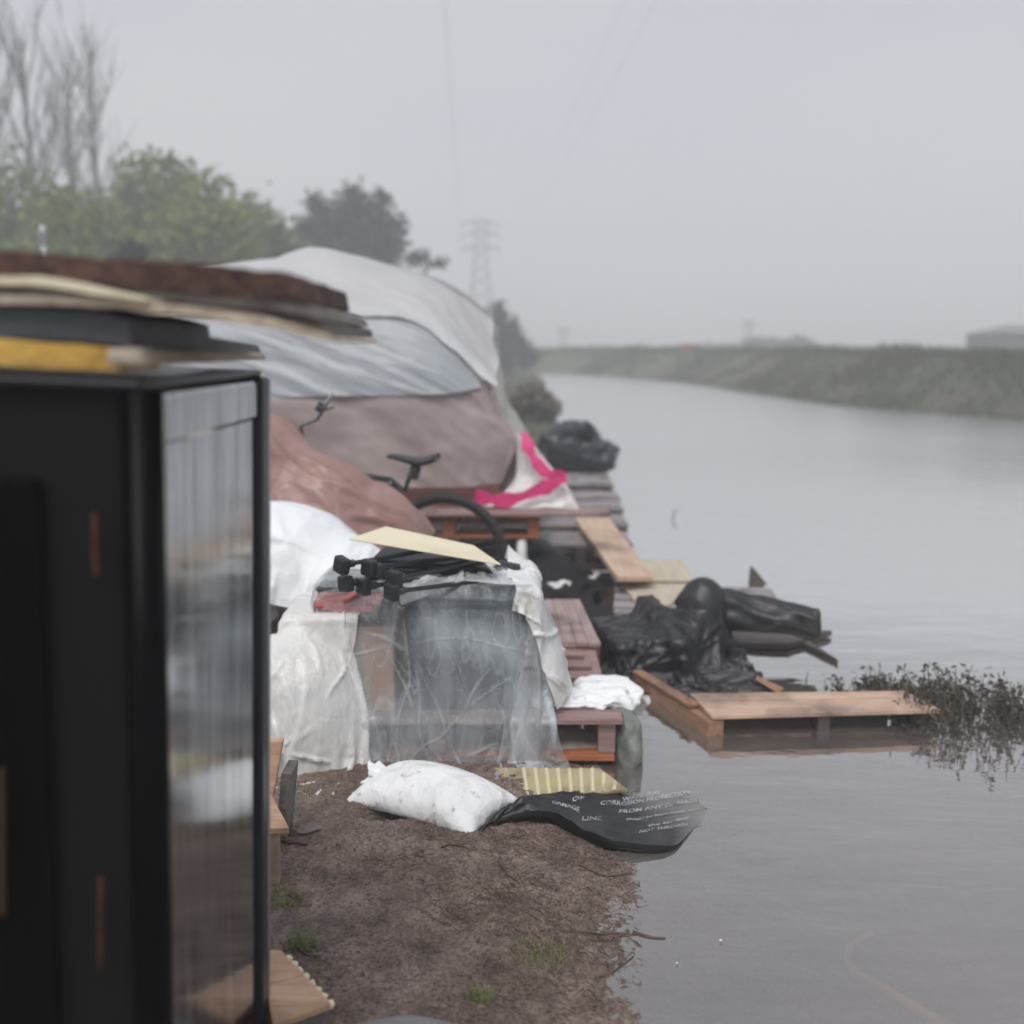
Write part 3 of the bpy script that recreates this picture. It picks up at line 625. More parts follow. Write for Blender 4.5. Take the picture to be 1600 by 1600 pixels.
# hazy things beyond the far bank
for (px, py, rx, ry, Y, lb) in [(1215, 540, 42, 13, 95, 'low hazy tree clump beyond the far bank near its middle'), (1120, 545, 50, 9, 120, 'faint low hedge line beyond the red panel'),
                                (1400, 552, 80, 10, 80, 'long hazy hedge beyond the right half of the bank'), (970, 553, 50, 9, 110, 'faint hazy thicket where the river bends away')]:
    bushy('hazy_thicket', lb, 'thicket', [(px + dx * rx, py + random.uniform(0, 4), rx * .55, ry) for dx in (-.8, -.25, .3, .85)], Y, 1800, .25, M_leaf_d, 'hazy thickets beyond the far bank')
c = at(1585, 520, 60); zb = gz(c.x, 60); t = thing('far_shed', 'hazy grey shed at the right edge beyond the bank', 'shed', (c.x + 3, 60, zb))
MB().box((c.x + 3.2, 62, (zb + 2.1) / 2 + .1), (8, 5, 2.3 - zb)).build('wall', M_farhouse, t)
MB().hexa([(c.x - 1, 59.2, 2.2), (c.x + 7.4, 59.2, 2.2), (c.x + 7.4, 64.8, 2.2), (c.x - 1, 64.8, 2.2), (c.x + .6, 61.5, 2.75), (c.x + 6.6, 61.5, 2.75), (c.x + 6.6, 62.5, 2.75), (c.x + .6, 62.5, 2.75)]).build('roof', M_farroof, t)
c = at(1075, 548, 50); zb = gz(c.x, 50); t = thing('red_sign', 'small red panel standing on the far bank', 'sign', (c.x, 50, zb))
MB().box((c.x, 50, c.z + .05), (.75, .06, .55)).build('board', M_red, t); MB().box((c.x, 50.06, (zb + c.z) / 2), (.07, .06, c.z - zb)).build('post', M_steel, t)

def pylon(px, pytop, Y, wpx, label):
    b = at(px, 560, Y); z0 = .2; H = at(px, pytop, Y).z - z0; wd = wpx * Y / FPX; t = thing('lattice_pylon', label, 'pylon', (b.x, Y, z0), group='power line pylons')
    mb = MB(); lv = 10
    def corner(k, f): s_ = wd * (.5 - .30 * min(f / .75, 1)) ; return Vector((b.x + (s_ if k in (0, 3) else -s_), Y + (s_ if k < 2 else -s_), z0 + H * f))
    for k in range(4): mb.tube([corner(k, i / lv) for i in range(lv + 1)], .11, 4)
    for i in range(lv):
        for k in range(4): mb.tube([corner(k, i / lv), corner((k + 1) % 4, (i + 1) / lv)], .06, 3); mb.tube([corner((k + 1) % 4, i / lv), corner(k, (i + 1) / lv)], .06, 3)
    mb.build('mast', M_steel, t)
    for f in (.80, .90, .985):
        a = MB(); a.tube([(b.x - wd * .62, Y, z0 + H * f), (b.x + wd * .62, Y, z0 + H * f)], .12, 4); a.tube([(b.x - wd * .62, Y, z0 + H * f), (b.x, Y, z0 + H * (f + .03)), (b.x + wd * .62, Y, z0 + H * f)], .08, 4)
        for s_ in (-1, 1): a.tube([(b.x + s_ * wd * .6, Y, z0 + H * f), (b.x + s_ * wd * .6, Y, z0 + H * f - .9)], .09, 4)
        a.build('crossarm', M_steel, t)
    return b.x, z0 + H, wd
X0, ZT, WD = pylon(752, 345, 135, 46, 'large lattice pylon fading into the mist above the tent')
pylon(880, 512, 190, 16, 'tiny pale pylon on the horizon where the river bends')
pylon(1168, 500, 190, 18, 'tiny faint pylon on the horizon beyond the far bank')
for i, (dx, fz) in enumerate([(-.62, .93), (.62, .93), (-.62, .83), (.62, .83)]):
    zt = .2 + (ZT - .2) * fz; p0 = Vector((X0 + dx * WD, 135, zt)); p1 = Vector((3.5 + dx * WD * 1.2, -25, zt - 2))
    mb = MB(); mb.tube([p0.lerp(p1, k / 24) - Vector((0, 0, 3.2 * 4 * (k / 24) * (1 - k / 24))) for k in range(25)], .005, 4)
    tagp(mb.build('power_line', M_steel), ['upper left', 'upper right', 'lower left', 'lower right'][i] + ' overhead wire running from the large misty pylon', 'power line', 'overhead wires from the pylon')
#---OBJECTS---
# ------------------------------------------------------------------ pallets and boards on the shore
def pallet(name, label, loc, rz, Lx, Wy, ht=.144, n=7, th=.02, mt=None, ms=None, gap=.5, group=None, bottom=True, tilt=(0, 0)):
    """deck boards run along local X, stringers along local Y; loc = front-left-bottom corner on the ground"""
    mt = mt or M_w_red; ms = ms or M_w_redf
    t = thing(name, label, 'pallet', loc, (tilt[0], tilt[1], rz), group)
    wb = Wy / (n + (n - 1) * gap)
    for i in range(n):
        y = wb / 2 + i * wb * (1 + gap)
        MB().box((Lx / 2 + random.uniform(-.006, .006), y, ht - th / 2), (Lx, wb, th), (0, 0, random.uniform(-.004, .004))).build('deck_board', mt, t, world=False, bevel=.002)
    for x in (.045, Lx / 2, Lx - .045):
        MB().box((x, Wy / 2, ht / 2 - .001), (.075, Wy - .006, ht - 2 * th - .004)).build('stringer', ms, t, world=False, bevel=.003)
    if bottom:
        for y in (wb / 2, Wy / 2, Wy - wb / 2):
            MB().box((Lx / 2, y, th / 2), (Lx - .02, wb, th)).build('bottom_board', ms, t, world=False, bevel=.002)
    return t
# pallet under the plastic-wrapped pile, its front right corner in view
P1 = gp(968, 1186, 0.03); 
p1x0 = -.93
pl1 = thing('pallet', 'red-brown pallet under the plastic-wrapped bins, its open end resting on sacks', 'pallet', (p1x0, P1.y, .02), group='wooden pallets on the shore')
W1 = P1.x - p1x0
def w1(name, c, d, m): MB().box(c, d).build(name, m, pl1, world=False, bevel=.003)
for i, (y, wd_, l_) in enumerate([(.05, .105, 0.01), (.22, .085, -.03), (.36, .085, -.06), (.505, .085, -.03), (.65, .085, -.055), (.80, .085, -.08), (.94, .085, -.10)]):
    w1('deck_board', ((W1 + l_) / 2, y, .15), (W1 + l_, wd_, .02), M_w_red)
for x in (.05, W1 / 2, W1 - .045): w1('stringer', (x, .50, .08), (.062, .96, .112), M_w_red)
w1('bottom_board', (W1 / 2 - .01, .06, .012), (W1 - .015, .12, .022), M_w_or); w1('bottom_board', (W1 / 2, .9, .012), (W1 - .04, .12, .022), M_w_or)
# red-brown platform block further back: planks run away from the camera
a, b_, c_, d_ = gp(862, 1004, .19), gp(939, 1004, .19), gp(906, 936, .19), gp(850, 936, .19)
t = thing('deck_section', 'red-brown deck section with lengthwise planks, beside the black plastic', 'deck', (a.x, a.y, 0))
for k in range(4):
    f0, f1 = k / 4 + .004, (k + 1) / 4 - .004
    board(a.lerp(b_, f0), a.lerp(b_, f1), d_.lerp(c_, f1), d_.lerp(c_, f0), .02, 'plank', M_w_redy, t)
MB().box(((a.x + b_.x) / 2, a.y + .016, .118), (b_.x - a.x - .006, .028, .10)).build('fascia', M_w_redf, t, bevel=.003)
MB().box(((a.x + b_.x) / 2 - .02, (a.y + c_.y) / 2 + .02, .088), (b_.x - a.x - .06, c_.y - a.y - .06, .156)).build('frame', M_w_dark, t)

# boardwalk of short grey pallets receding along the water
ys = [6.75, 7.45, 8.2, 8.95, 9.7, 10.45]; xr = [.83 + .0, .86, .93, .97, 1.0, 1.03]
lbs = ['grey weathered pallet nearest the plywood sheets, first of the row over the water', 'second grey weathered pallet of the row leading away over the water',
       'third grey weathered pallet of the row leading away over the water', 'fourth grey weathered pallet of the row leading away over the water',
       'fifth grey weathered pallet of the row, in front of the black bin bag', 'farthest grey weathered pallet of the row, under the black bin bag']
src = pallet('weathered_pallet', lbs[0], (xr[0] - .72, ys[0], .0), 0, .72, .47, .16, 4, .022, M_w_grey, M_w_dark, .6, 'grey pallets laid as a boardwalk')
for i in range(1, 6):
    c = copy_tree(src); c.location = (xr[i] - .72 + random.uniform(-.02, .02), ys[i], .0 + random.uniform(-.01, .015)); c.rotation_euler = (random.uniform(-.02, .02), random.uniform(-.02, .02), random.uniform(-.05, .05)); c['label'] = lbs[i]
# planks laid over it
q = [gp(965, 901, .22), gp(1021, 901, .20), gp(952, 809, .25), gp(898, 809, .25)]
tagp(board(*q, .03, 'wide_plank', M_w_paley), 'long tan plank lying lengthwise over the boardwalk by the water', 'plank')
q = [gp(960, 906, .15), gp(1086, 906, .15), gp(1066, 874, .15), gp(944, 874, .15)]
tagp(board(*q, .015, 'plywood_sheet', M_ply), 'pale plywood sheet poking out to the right from under the tan plank', 'plywood', 'plywood sheets')
q = [gp(1000, 948, .125), gp(1046, 945, .125), gp(1088, 909, .128), gp(968, 909, .128)]
tagp(board(*q, .015, 'plywood_sheet', M_ply), 'pale plywood sheet next to the black plastic hump', 'plywood', 'plywood sheets')
pallet('lattice_pallet', 'dark pallet with pale slat ends under the plywood sheets', (.49, 4.75, -.03), -.12, .42, 1.0, .14, 6, .02, M_w_grey, M_w_dark, .5, 'wooden pallets on the shore')
# grey pallet behind the black roll, standing splinter
q0 = gp(1142, 944, .07)
pallet('floating_pallet', 'low grey-pink pallet afloat behind the black plastic roll', (q0.x - .02, q0.y - .02, -.055), -.10, .30, .44, .125, 4, .02, M_w_grey, M_w_dark, .3, 'wooden pallets on the shore')
q = at(1180, 905, gp(1175, 912, 0.0).y)
MB_ = MB().hexa([(q.x - .035, q.y, 0.0), (q.x + .075, q.y, 0.0), (q.x + .075, q.y + .03, 0.0), (q.x - .035, q.y + .03, 0.0), (q.x - .03, q.y, .11), (q.x - .02, q.y, .11), (q.x - .02, q.y + .02, .11), (q.x - .03, q.y + .02, .11)])
tagp(MB_.build('broken_board_end', M_w_dark), 'dark triangular board end sticking out of the water behind the black roll', 'board')
# dark board under the roll and stick beyond it
q = [gp(1088, 1003, .035), gp(1232, 1006, .035), gp(1300, 985, .035), gp(1110, 975, .035)]
tagp(board(*q, .03, 'wet_board', M_w_dark), 'dark wet board floating under the black plastic roll', 'board')
a = gp(1240, 1002, .0); b = gp(1308, 1034, .01)
tagp(MB().hexa([a + Vector((0, -.035, -.01)), b + Vector((0, -.012, -.01)), b + Vector((0, .01, -.01)), a + Vector((.05, .035, -.01)), a + Vector((0, -.035, .02)), b + Vector((0, -.012, .012)), b + Vector((0, .01, .012)), a + Vector((.05, .035, .02))]).build('floating_stick', M_w_dark), 'dark pointed slat floating to the right of the black roll', 'slat')

# ------------------------------------------------------------------ broken pallet afloat in front
fl, fr_ = gp(1112, 1118, .085), gp(1470, 1108, .085); bl, br_ = gp(1078, 1083, .085), gp(1415, 1079, .085)
t = thing('broken_pallet', 'broken fresh-wood pallet afloat with two long pale boards toward the water weed', 'pallet', (fl.x, fl.y, 0), group='wooden pallets on the shore')
m1 = fl.lerp(bl, .60); m2 = fr_.lerp(br_, .60); m3 = fl.lerp(bl, .64); m4 = fr_.lerp(br_, .64)
board(fl, fr_, m2, m1, .018, 'deck_board', M_w_tan, t); board(m3, m4, br_, bl, .018, 'deck_board', M_w_tan, t, label=None) if False else board(m3, m4, br_, bl, .018, 'deck_board', M_w_tan, t)
far = gp(1000, 1046, .07); d = (far - fl).normalized(); nrm = Vector((d.y, -d.x, 0)).normalized() * .035
o_ = Vector((0, 0, -.021)); s0 = Vector((fl.x + .02, fl.y + .006, 0)) ; s1 = Vector((far.x, far.y, 0))
MB().hexa([s0 - nrm + Vector((0, 0, -.02)), s0 + nrm + Vector((0, 0, -.02)), s1 + nrm + Vector((0, 0, -.02)), s1 - nrm + Vector((0, 0, -.02)),
           s0 - nrm + Vector((0, 0, .064)), s0 + nrm + Vector((0, 0, .064)), s1 + nrm + Vector((0, 0, .05)), s1 - nrm + Vector((0, 0, .05))]).build('stringer', M_w_tany, t, bevel=.004)
s0b = s0.lerp(s1, .22); MB().hexa([s0b - nrm * 1.1 + Vector((0, 0, .066)), s0b + nrm * .3 + Vector((0, 0, .066)), s1 + nrm * .3 + Vector((0, 0, .054)), s1 - nrm * 1.1 + Vector((0, 0, .054)),
           s0b - nrm * 1.1 + Vector((0, 0, .082)), s0b + nrm * .3 + Vector((0, 0, .082)), s1 + nrm * .3 + Vector((0, 0, .07)), s1 - nrm * 1.1 + Vector((0, 0, .07))]).build('edge_board', M_w_tany, t, bevel=.003)
d1, d2 = fl.lerp(bl, .95), fr_.lerp(br_, .95)
MB().hexa([Vector((d1.x + .02, d1.y - .07, -.01)), Vector((d2.x - .1, d2.y - .07, -.01)), Vector((d2.x - .1, d2.y - .02, -.01)), Vector((d1.x + .02, d1.y - .02, -.01)), Vector((d1.x + .02, d1.y - .07, .064)), Vector((d2.x - .1, d2.y - .07, .064)), Vector((d2.x - .1, d2.y - .02, .064)), Vector((d1.x + .02, d1.y - .02, .064))]).build('rear_beam', M_w_dark, t, bevel=.003)
m = fl.lerp(fr_, .5)
MB().box((m.x, m.y + .07, .022), (.05, .08, .082)).build('block', M_w_dark, t, bevel=.003)
m = fl.lerp(fr_, .93); MB().box((m.x, m.y + .075, .022), (.05, .09, .082)).build('block', M_w_dark, t, bevel=.003)
a = gp(1222, 1082, .02); b = gp(1183, 1060, .05); MB().tube([a, b], [.024, .014], 4).build('splinter', M_w_tany, t)

# ------------------------------------------------------------------ ribbed yellow board, black printed sheet, sandbag
q = [gp(822, 1249, .03), gp(981, 1233, .035), gp(938, 1200, .04), gp(768, 1199, .04)]
yb = board(*q, .012, 'ribbed_board', M_yboard); tagp(yb, 'ribbed yellow board lying on the mud before the pallet corner', 'board')
mb = MB(); e1 = (q[1] - q[0]).normalized(); e2 = (q[3] - q[0]); e2n = e2.normalized(); up = e1.cross(e2n).normalized(); up = -up if up.z < 0 else up
dv = (gp(700, 1250, .03) - gp(740, 1205, .03)); 
for k in range(14):
    c0 = q[0].lerp(q[1], (k + .2) / 9.5); c1 = q[3].lerp(q[2], (k + .2 + 2.6) / 9.5)
    if (k + .2) / 9.5 > 1.0: break
    f = min(1, (9.5 - k - .2 - .3) / 2.6 if (k + 2.8) / 9.5 > 1 else 1)
    c1 = c0.lerp(c1, f * .96); c0 = c0.lerp(c1, .02)
    wv = e1 * .0075
    mb.hexa([c0 - wv + up * .0005, c0 + wv + up * .0005, c1 + wv + up * .0005, c1 - wv + up * .0005, c0 - wv * .5 + up * .005, c0 + wv * .5 + up * .005, c1 + wv * .5 + up * .005, c1 - wv * .5 + up * .005])
mb.build('rib', M_yrib, yb, world=True)

# black sheet: front rim lifted off the mud, far end slipping under the water
def sh(px, py, z): return gp(px, py, z)
rows = [[sh(738, 1302, .035), sh(775, 1283, .05), sh(820, 1268, .075), sh(862, 1272, .068), sh(905, 1293, .05), sh(958, 1314, .036), sh(1050, 1321, .016), sh(1078, 1300, -.016), sh(1120, 1284, -.06)],
        [sh(752, 1296, .05), sh(785, 1268, .075), sh(822, 1249, .10), sh(862, 1256, .075), sh(915, 1276, .045), sh(975, 1296, .030), sh(1064, 1300, .014), sh(1100, 1286, -.012), sh(1160, 1272, -.06)],
        [sh(770, 1280, .05), sh(800, 1258, .075), sh(830, 1246, .09), sh(872, 1246, .06), sh(930, 1256, .035), sh(990, 1272, .016), sh(1072, 1272, .006), sh(1130, 1266, -.010), sh(1200, 1258, -.06)],
        [sh(790, 1262, .03), sh(815, 1250, .045), sh(846, 1244, .045), sh(890, 1238, .035), sh(950, 1238, .020), sh(1000, 1246, .008), sh(1062, 1246, .003), sh(1120, 1242, -.010), sh(1190, 1236, -.06)]]
def crinkle(U, Vv): return .0035 * fbm(U * 26, Vv * 9, 0, 3, 81) * (1 - ss((U - .55) / .25)) + .008 * np.abs(fbm(U * 9, Vv * 3, 0, 2, 82)) * (1 - ss((U - .5) / .3))
GS = patch(rows, 110, 40, crinkle)
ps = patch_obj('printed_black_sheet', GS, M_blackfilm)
tagp(ps, 'black polythene sheet with white printing sliding into the water', 'plastic sheet')
# dark underside and shadow below the lifted rim, built as a black strip
lip = [[Vector(p) for p in GS[0, :86:4]]]; low = []
for p in lip[0]: low.append(Vector((p.x + .004, p.y + .03, min(p.z, max(gz(p.x, p.y) - .01, -.03)))))
lo2 = [Vector((p.x, p.y - .004, (p.z + l.z) / 2)) for p, l in zip(lip[0], low)]
patch_obj('underside_shade_strip', patch([lip[0], lo2, low], 80, 8), M_undershade, ps)
# printing: text laid on the sheet surface
def text_on(txt, u0, v0, u1, v1, hv, objname='print_line'):
    cu = bpy.data.curves.new(objname, 'FONT'); cu.body = txt; cu.size = 1; cu.resolution_u = 2; cu.offset = .015
    to = bpy.data.objects.new('tmp_text', cu); COL.objects.link(to); dg = bpy.context.evaluated_depsgraph_get(); dg.update()
    me = bpy.data.meshes.new_from_object(to.evaluated_get(dg)); bpy.data.objects.remove(to)
    V = np.array([v.co[:] for v in me.vertices]); F = [tuple(p.vertices) for p in me.polygons]
    import bmesh
    bm = bmesh.new(); bm.from_mesh(me); bmesh.ops.triangulate(bm, faces=bm.faces); bmesh.ops.subdivide_edges(bm, edges=bm.edges, cuts=1, use_grid_fill=False)
    V = np.array([v.co[:] for v in bm.verts]); F = [tuple(v.index for v in f.verts) for f in bm.faces]; bm.free()
    wmax = V[:, 0].max(); s_ = V[:, 0] / wmax; hgt = V[:, 1] / .72
    # straight text line in picture-independent sheet coordinates: bilinear between world points
    A, B = np.array(u0), np.array(u1); dirv = B - A; upv = np.array(v0)
    P = A + s_[:, None] * dirv + hgt[:, None] * upv * hv
    # drop on the sheet: nearest sheet vertices' height
    Gf = GS.reshape(-1, 3); out = []
    for p in P:
        d2 = (Gf[:, 0] - p[0]) ** 2 + (Gf[:, 1] - p[1]) ** 2; idx = np.argpartition(d2, 3)[:3]; wt = 1 / (d2[idx] + 1e-6); out.append((p[0], p[1], (Gf[idx, 2] * wt).sum() / wt.sum() + .0022))
    mesh(objname, out, F, M_letters, ps)
    bpy.data.meshes.remove(me)
def line(txt, pa, pb, hpx):
    A = gp(*pa, .015); B = gp(*pb, .008); mid = ((pa[0] + pb[0]) / 2, (pa[1] + pb[1]) / 2)
    U = gp(mid[0] + hpx * .12, mid[1] - hpx, .01) - gp(mid[0], mid[1], .01)
    text_on(txt, (A.x, A.y, 0), (U.x, U.y, 0), (B.x, B.y, 0), 0, 1.0) if False else text_on(txt, (A.x, A.y, 0), (U.x, U.y, 0), (B.x, B.y, 0), 0, 1.0, 'print_line')
def text_wrap():
    line('WARNING', (972, 1253), (1030, 1240), 6)
    line('CORROSION PROTECTION', (937, 1269), (1078, 1238), 7.2)
    line('FROM ANY DAMAGE', (966, 1277), (1092, 1250), 7)
    line('should be immediately reported', (978, 1288), (1110, 1259), 4.6)
    line('the tar line', (1012, 1297), (1076, 1280), 5.5)
    line('NOT THROWN BACK', (998, 1309), (1104, 1285), 6)
    line('OF', (893, 1273), (912, 1268), 9)
    line('DAMAGE', (862, 1286), (905, 1292), 8)
    line('LINE', (908, 1300), (940, 1298), 8)
_t = text_on
def text_on(txt, A, U, B, _v, _h, objname):  # noqa
    return _t(txt, A, U, B, None, 1.0, objname)
text_wrap()

# sandbag, filled and lying on the mud
sb_c = gp(676, 1250, .04)
sbt = thing('sandbag', 'full white sandbag smeared with mud lying in front of the wrapped pile', 'sandbag', (sb_c.x, sb_c.y, .02), group='white sacks')
gcol = [('plane', .022)]
sack('body', (sb_c.x, sb_c.y, .05), .50, .32, R(-31), 34, 22, gcol, M_white_sack, sbt, pressure=22, steps=70, restvar=.02)
nk = gp(600, 1202, .10)
def frill(c, ax, r0, r1, ln, turns=7, s=3):
    V = []; n = 40; m_ = 7; ax = Vector(ax).normalized(); u = ax.cross(Vector((0, 0, 1))).normalized(); v = u.cross(ax)
    for j in range(m_):
        f = j / (m_ - 1)
        for i in range(n):
            a = 2 * math.pi * i / n; r = (r0 + (r1 - r0) * f) * (1 + .35 * f * math.sin(a * turns + s)) ; V.append(Vector(c) + ax * (ln * f + .012 * math.sin(a * 3 + s) * f) + u * r * math.cos(a) + v * r * .7 * math.sin(a))
    F = [(j * n + i, j * n + (i + 1) % n, (j + 1) * n + (i + 1) % n, (j + 1) * n + i) for j in range(m_ - 1) for i in range(n)]
    return V, F
V, F = frill((nk.x + .03, nk.y - .03, .075), (-1, .25, .2), .028, .05, .08); mesh('tied_neck', V, F, M_white_sack, sbt, smooth=True, subsurf=1)
V, F = frill((nk.x + .04, nk.y - .035, .075), (1, -.3, -.15), .028, .075, .07, 5, 1); mesh('gathered_end', V, F, M_white_sack, sbt, smooth=True, subsurf=1)
mb = MB(); mb.tube([(nk.x + .035 + .004 * math.cos(a), nk.y - .032 + .031 * math.cos(a), .075 + .024 * math.sin(a)) for a in np.linspace(0, 6.28, 14)], .004, 5); mb.build('tie_string', M_twig, sbt)

# sacks stuffed into the pallet and hanging over its end
e = gp(985, 1150, .08)
def lump(name, c, r, m, amp=.12, seed=0, parent=None, rz=0, sag=.0):
    nu, nv = 48, 30; V = []; 
    for j in range(nv):
        ph = math.pi * (j / (nv - 1) - .5)
        for i in range(nu):
            a = 2 * math.pi * i / nu; d = np.array([math.cos(a) * math.cos(ph), math.sin(a) * math.cos(ph), math.sin(ph)]); V.append(d)
    D = np.array(V); n_ = fbm(D[:, 0] * 2.2 + seed, D[:, 1] * 2.2, D[:, 2] * 2.2, 4, seed); rd = 1 + amp * n_ + amp * .5 * np.abs(fbm(D[:, 0] * 5 + seed, D[:, 1] * 5, D[:, 2] * 2, 3, seed + 9))
    P = np.sign(D) * np.abs(D) ** .8 * rd[:, None] * np.array(r); cs, sn = math.cos(rz), math.sin(rz)
    P = np.stack([P[:, 0] * cs - P[:, 1] * sn, P[:, 0] * sn + P[:, 1] * cs, P[:, 2]], 1) + np.array(c)
    F = [(j * nu + i, j * nu + (i + 1) % nu, (j + 1) * nu + (i + 1) % nu, (j + 1) * nu + i) for j in range(nv - 1) for i in range(nu)]
    return mesh(name, P, F, m, parent, smooth=True, subsurf=1)
o = lump('grey_green_sack', (P1.x + .035, P1.y + .16, .045), (.060, .17, .115), M_green_sack, .10, 3, rz=.05)
tagp(o, 'wet grey-green sack bulging round the right end of the pallet', 'sack', 'sacks round the pallet')
o = lump('white_sack', (P1.x - .03, P1.y + .30, .165), (.13, .13, .045), M_white_sack, .22, 8)
tagp(o, 'pale sack lying over the far end of the pallet deck above the grey-green one', 'sack', 'sacks round the pallet')
o = lump('folded_white_sack', (P1.x - .16, P1.y + .20, .178), (.14, .10, .028), M_white_sack, .25, 12, rz=-.1)
tagp(o, 'crumpled white sack folded on the pallet deck beside the plastic-wrapped bins', 'sack', 'sacks round the pallet')
for k, (xa, lb) in enumerate([(P1.x - .16, 'pale sack stuffed inside the pallet next to its end block'), (P1.x - .42, 'pale sack stuffed deep inside the pallet, left of the other')]):
    o = sack('stuffed_sack', (xa, P1.y + .16, .075), .24, .22, .1, 16, 12, [('plane', .03), ('box', (xa, P1.y + .16, .5), (.5, .5, .36), 0)] if False else [('plane', .03)], M_green_sack if False else mat('dirty_pale_sack_%s' % 'ab'[k], (.42, .41, .37), .6, col2=(.30, .28, .24), nscale=8, bump=.5, bscale=20), pressure=12, steps=35, restvar=.05)
    o.scale.z = .62
    tagp(o, lb, 'sack', 'sacks round the pallet')
o = cloth('torn_plastic_scrap', (.41, 4.02, .10), (1, .2, 0), (-.1, 1, 0), .20, .14, 14, 12, [('ell', (.50, 4.08, .0), (.07, .05, .06)), ('plane', .002)], M_milky, restvar=.08, steps=40)
tagp(o, 'torn grey plastic scrap at the foot of the red deck section', 'plastic scrap')

# ------------------------------------------------------------------ bins, box and the plastic over them
BY = P1.y + .06; zt = .172
def crate_mesh(cx, cy, z, w, d, h, taper=.04, wall=.012):
    mb = MB(); b = [(cx - w / 2 + taper, cy - d / 2 + taper, z), (cx + w / 2 - taper, cy - d / 2 + taper, z), (cx + w / 2 - taper, cy + d / 2 - taper, z), (cx - w / 2 + taper, cy + d / 2 - taper, z)]
    tpp = [(cx - w / 2, cy - d / 2, z + h), (cx + w / 2, cy - d / 2, z + h), (cx + w / 2, cy + d / 2, z + h), (cx - w / 2, cy + d / 2, z + h)]
    return mb.hexa(b + tpp)
t = thing('storage_bin', 'dark blue-grey storage bin seen through the clear plastic, right of the cardboard box', 'bin', (-.165, BY + .2, zt))
crate_mesh(-.165, BY + .21, zt, .46, .40, .40).build('body', M_darkbin, t, bevel=.02)
MB().box((-.165, BY + .21, zt + .425), (.49, .43, .045)).build('lid', M_darkbin, t, bevel=.015)
for k in range(7):
    x = -.165 - .17 + k * .057; MB().hexa([(x - .009, BY + .028, zt + .02), (x + .009, BY + .028, zt + .02), (x + .009, BY + .06, zt + .02), (x - .009, BY + .06, zt + .02), (x - .009, BY - .005, zt + .38), (x + .009, BY - .005, zt + .38), (x + .009, BY + .03, zt + .38), (x - .009, BY + .03, zt + .38)]).build('rib', mat_rib if False else M_darkbin, t, bevel=.004)
t = thing('cardboard_box', 'tan cardboard box under the clear plastic, left of the dark bin', 'box', (-.59, BY + .2, zt))
MB().box((-.60, BY + .22, zt + .15), (.34, .38, .30)).build('body', M_card, t, bevel=.006)
MB().hexa([(-.77, BY + .03, zt + .302), (-.43, BY + .03, zt + .302), (-.43, BY + .19, zt + .302), (-.77, BY + .19, zt + .302), (-.77, BY + .03, zt + .306), (-.43, BY + .03, zt + .306), (-.43, BY + .19, zt + .312), (-.77, BY + .19, zt + .312)]).build('flap', M_card, t)
t = thing('dark_tub', 'dark tub standing on the cardboard box under the plastic', 'tub', (-.57, BY + .22, zt + .31))
crate_mesh(-.565, BY + .23, zt + .315, .28, .30, .13, .02).build('body', M_darkbin, t, bevel=.012)
MB().box((-.565, BY + .23, zt + .452), (.30, .32, .016)).build('rim', M_mat_dark, t, bevel=.006)
zc = zt + .32
rc_ = [[(-.72, BY + .068, zc + .03), (-.64, BY + .062, zc + .02), (-.56, BY + .064, zc + .05), (-.50, BY + .07, zc + .04)],
       [(-.72, BY + .062, zc + .09), (-.62, BY + .058, zc + .085), (-.56, BY + .06, zc + .11), (-.47, BY + .066, zc + .10)],
       [(-.70, BY + .075, zc + .14), (-.60, BY + .07, zc + .142), (-.52, BY + .07, zc + .15), (-.44, BY + .08, zc + .14)]]
tagp(patch_obj('red_cloth', patch(rc_, 40, 30, lambda U, Vv: .014 * fbm(U * 5, Vv * 5, 0, 3, 3)), M_redcloth), 'crumpled red cloth showing through the plastic on the dark tub', 'cloth')

PC = [('box', (-.165, BY + .21, zt + .235), (.258, .228, .245), 0), ('box', (-.61, BY + .22, zt + .16), (.205, .20, .175), 0), ('box', (-.565, BY + .23, zt + .38), (.165, .17, .10), 0),
      ('box', (p1x0 + W1 / 2, P1.y + .49, .09), (W1 / 2 - .005, .515, .095), 0), ('ell', (-.80, BY + .1, .15), (.13, .16, .36)), ('ell', (.10, BY + .22, .30), (.07, .14, .26)), ('plane', .026), ('cap', (-.36, BY - .02, zt + .47), (-.4, BY + .35, zt + .46), .022)]
o = cloth('plastic_sheeting', (-1.03, BY - .56, zt + .62), (1, 0, 0), (0, 1, 0), 1.31, 1.12, 100, 84, PC, M_clear, steps=85, iters=12, bendw=.04, restvar=.02, amp=.04, slack=.10, cdisp=.010, up=3,
          creases=fold_lines(46, 1.31, .75, 1.57, .5, .04, .22, (.0022, .005), 5, (.3, .8)) + fold_lines(26, 1.1, .3, .3, .6, .04, .16, (.002, .004), 15, (.3, .7)) +
          [(.67, .60, .57, .20, .0035, .7), (.57, .20, .42, .05, .003, .5), (.67, .60, .60, .33, .003, .5), (.67, .60, .74, .10, .0025, .4), (.67, .60, .82, .30, .0025, .4), (.60, .22, .86, .42, .0022, .4), (.86, .42, 1.08, .58, .0022, .4),
           (.30, .55, .45, .02, .008, 1), (.24, .55, .38, .15, .005, .8), (.16, .5, .3, .0, .006, .9), (1.04, .60, 1.16, .05, .006, .9), (.98, .3, 1.1, .02, .005, .8), (.67, .60, 1.12, .63, .005, .9), (.60, .60, .20, .58, .004, .8), (.55, .05, .62, .30, .006, .8),
           (.42, .0, .46, .55, .10, .55), (.35, .04, 1.15, .04, .07, .5), (1.16, .0, 1.10, .6, .06, .6), (.66, .62, 1.1, .62, .05, .7), (.60, .2, .60, .55, .035, .35), (.30, .5, .5, .58, .06, .5)])
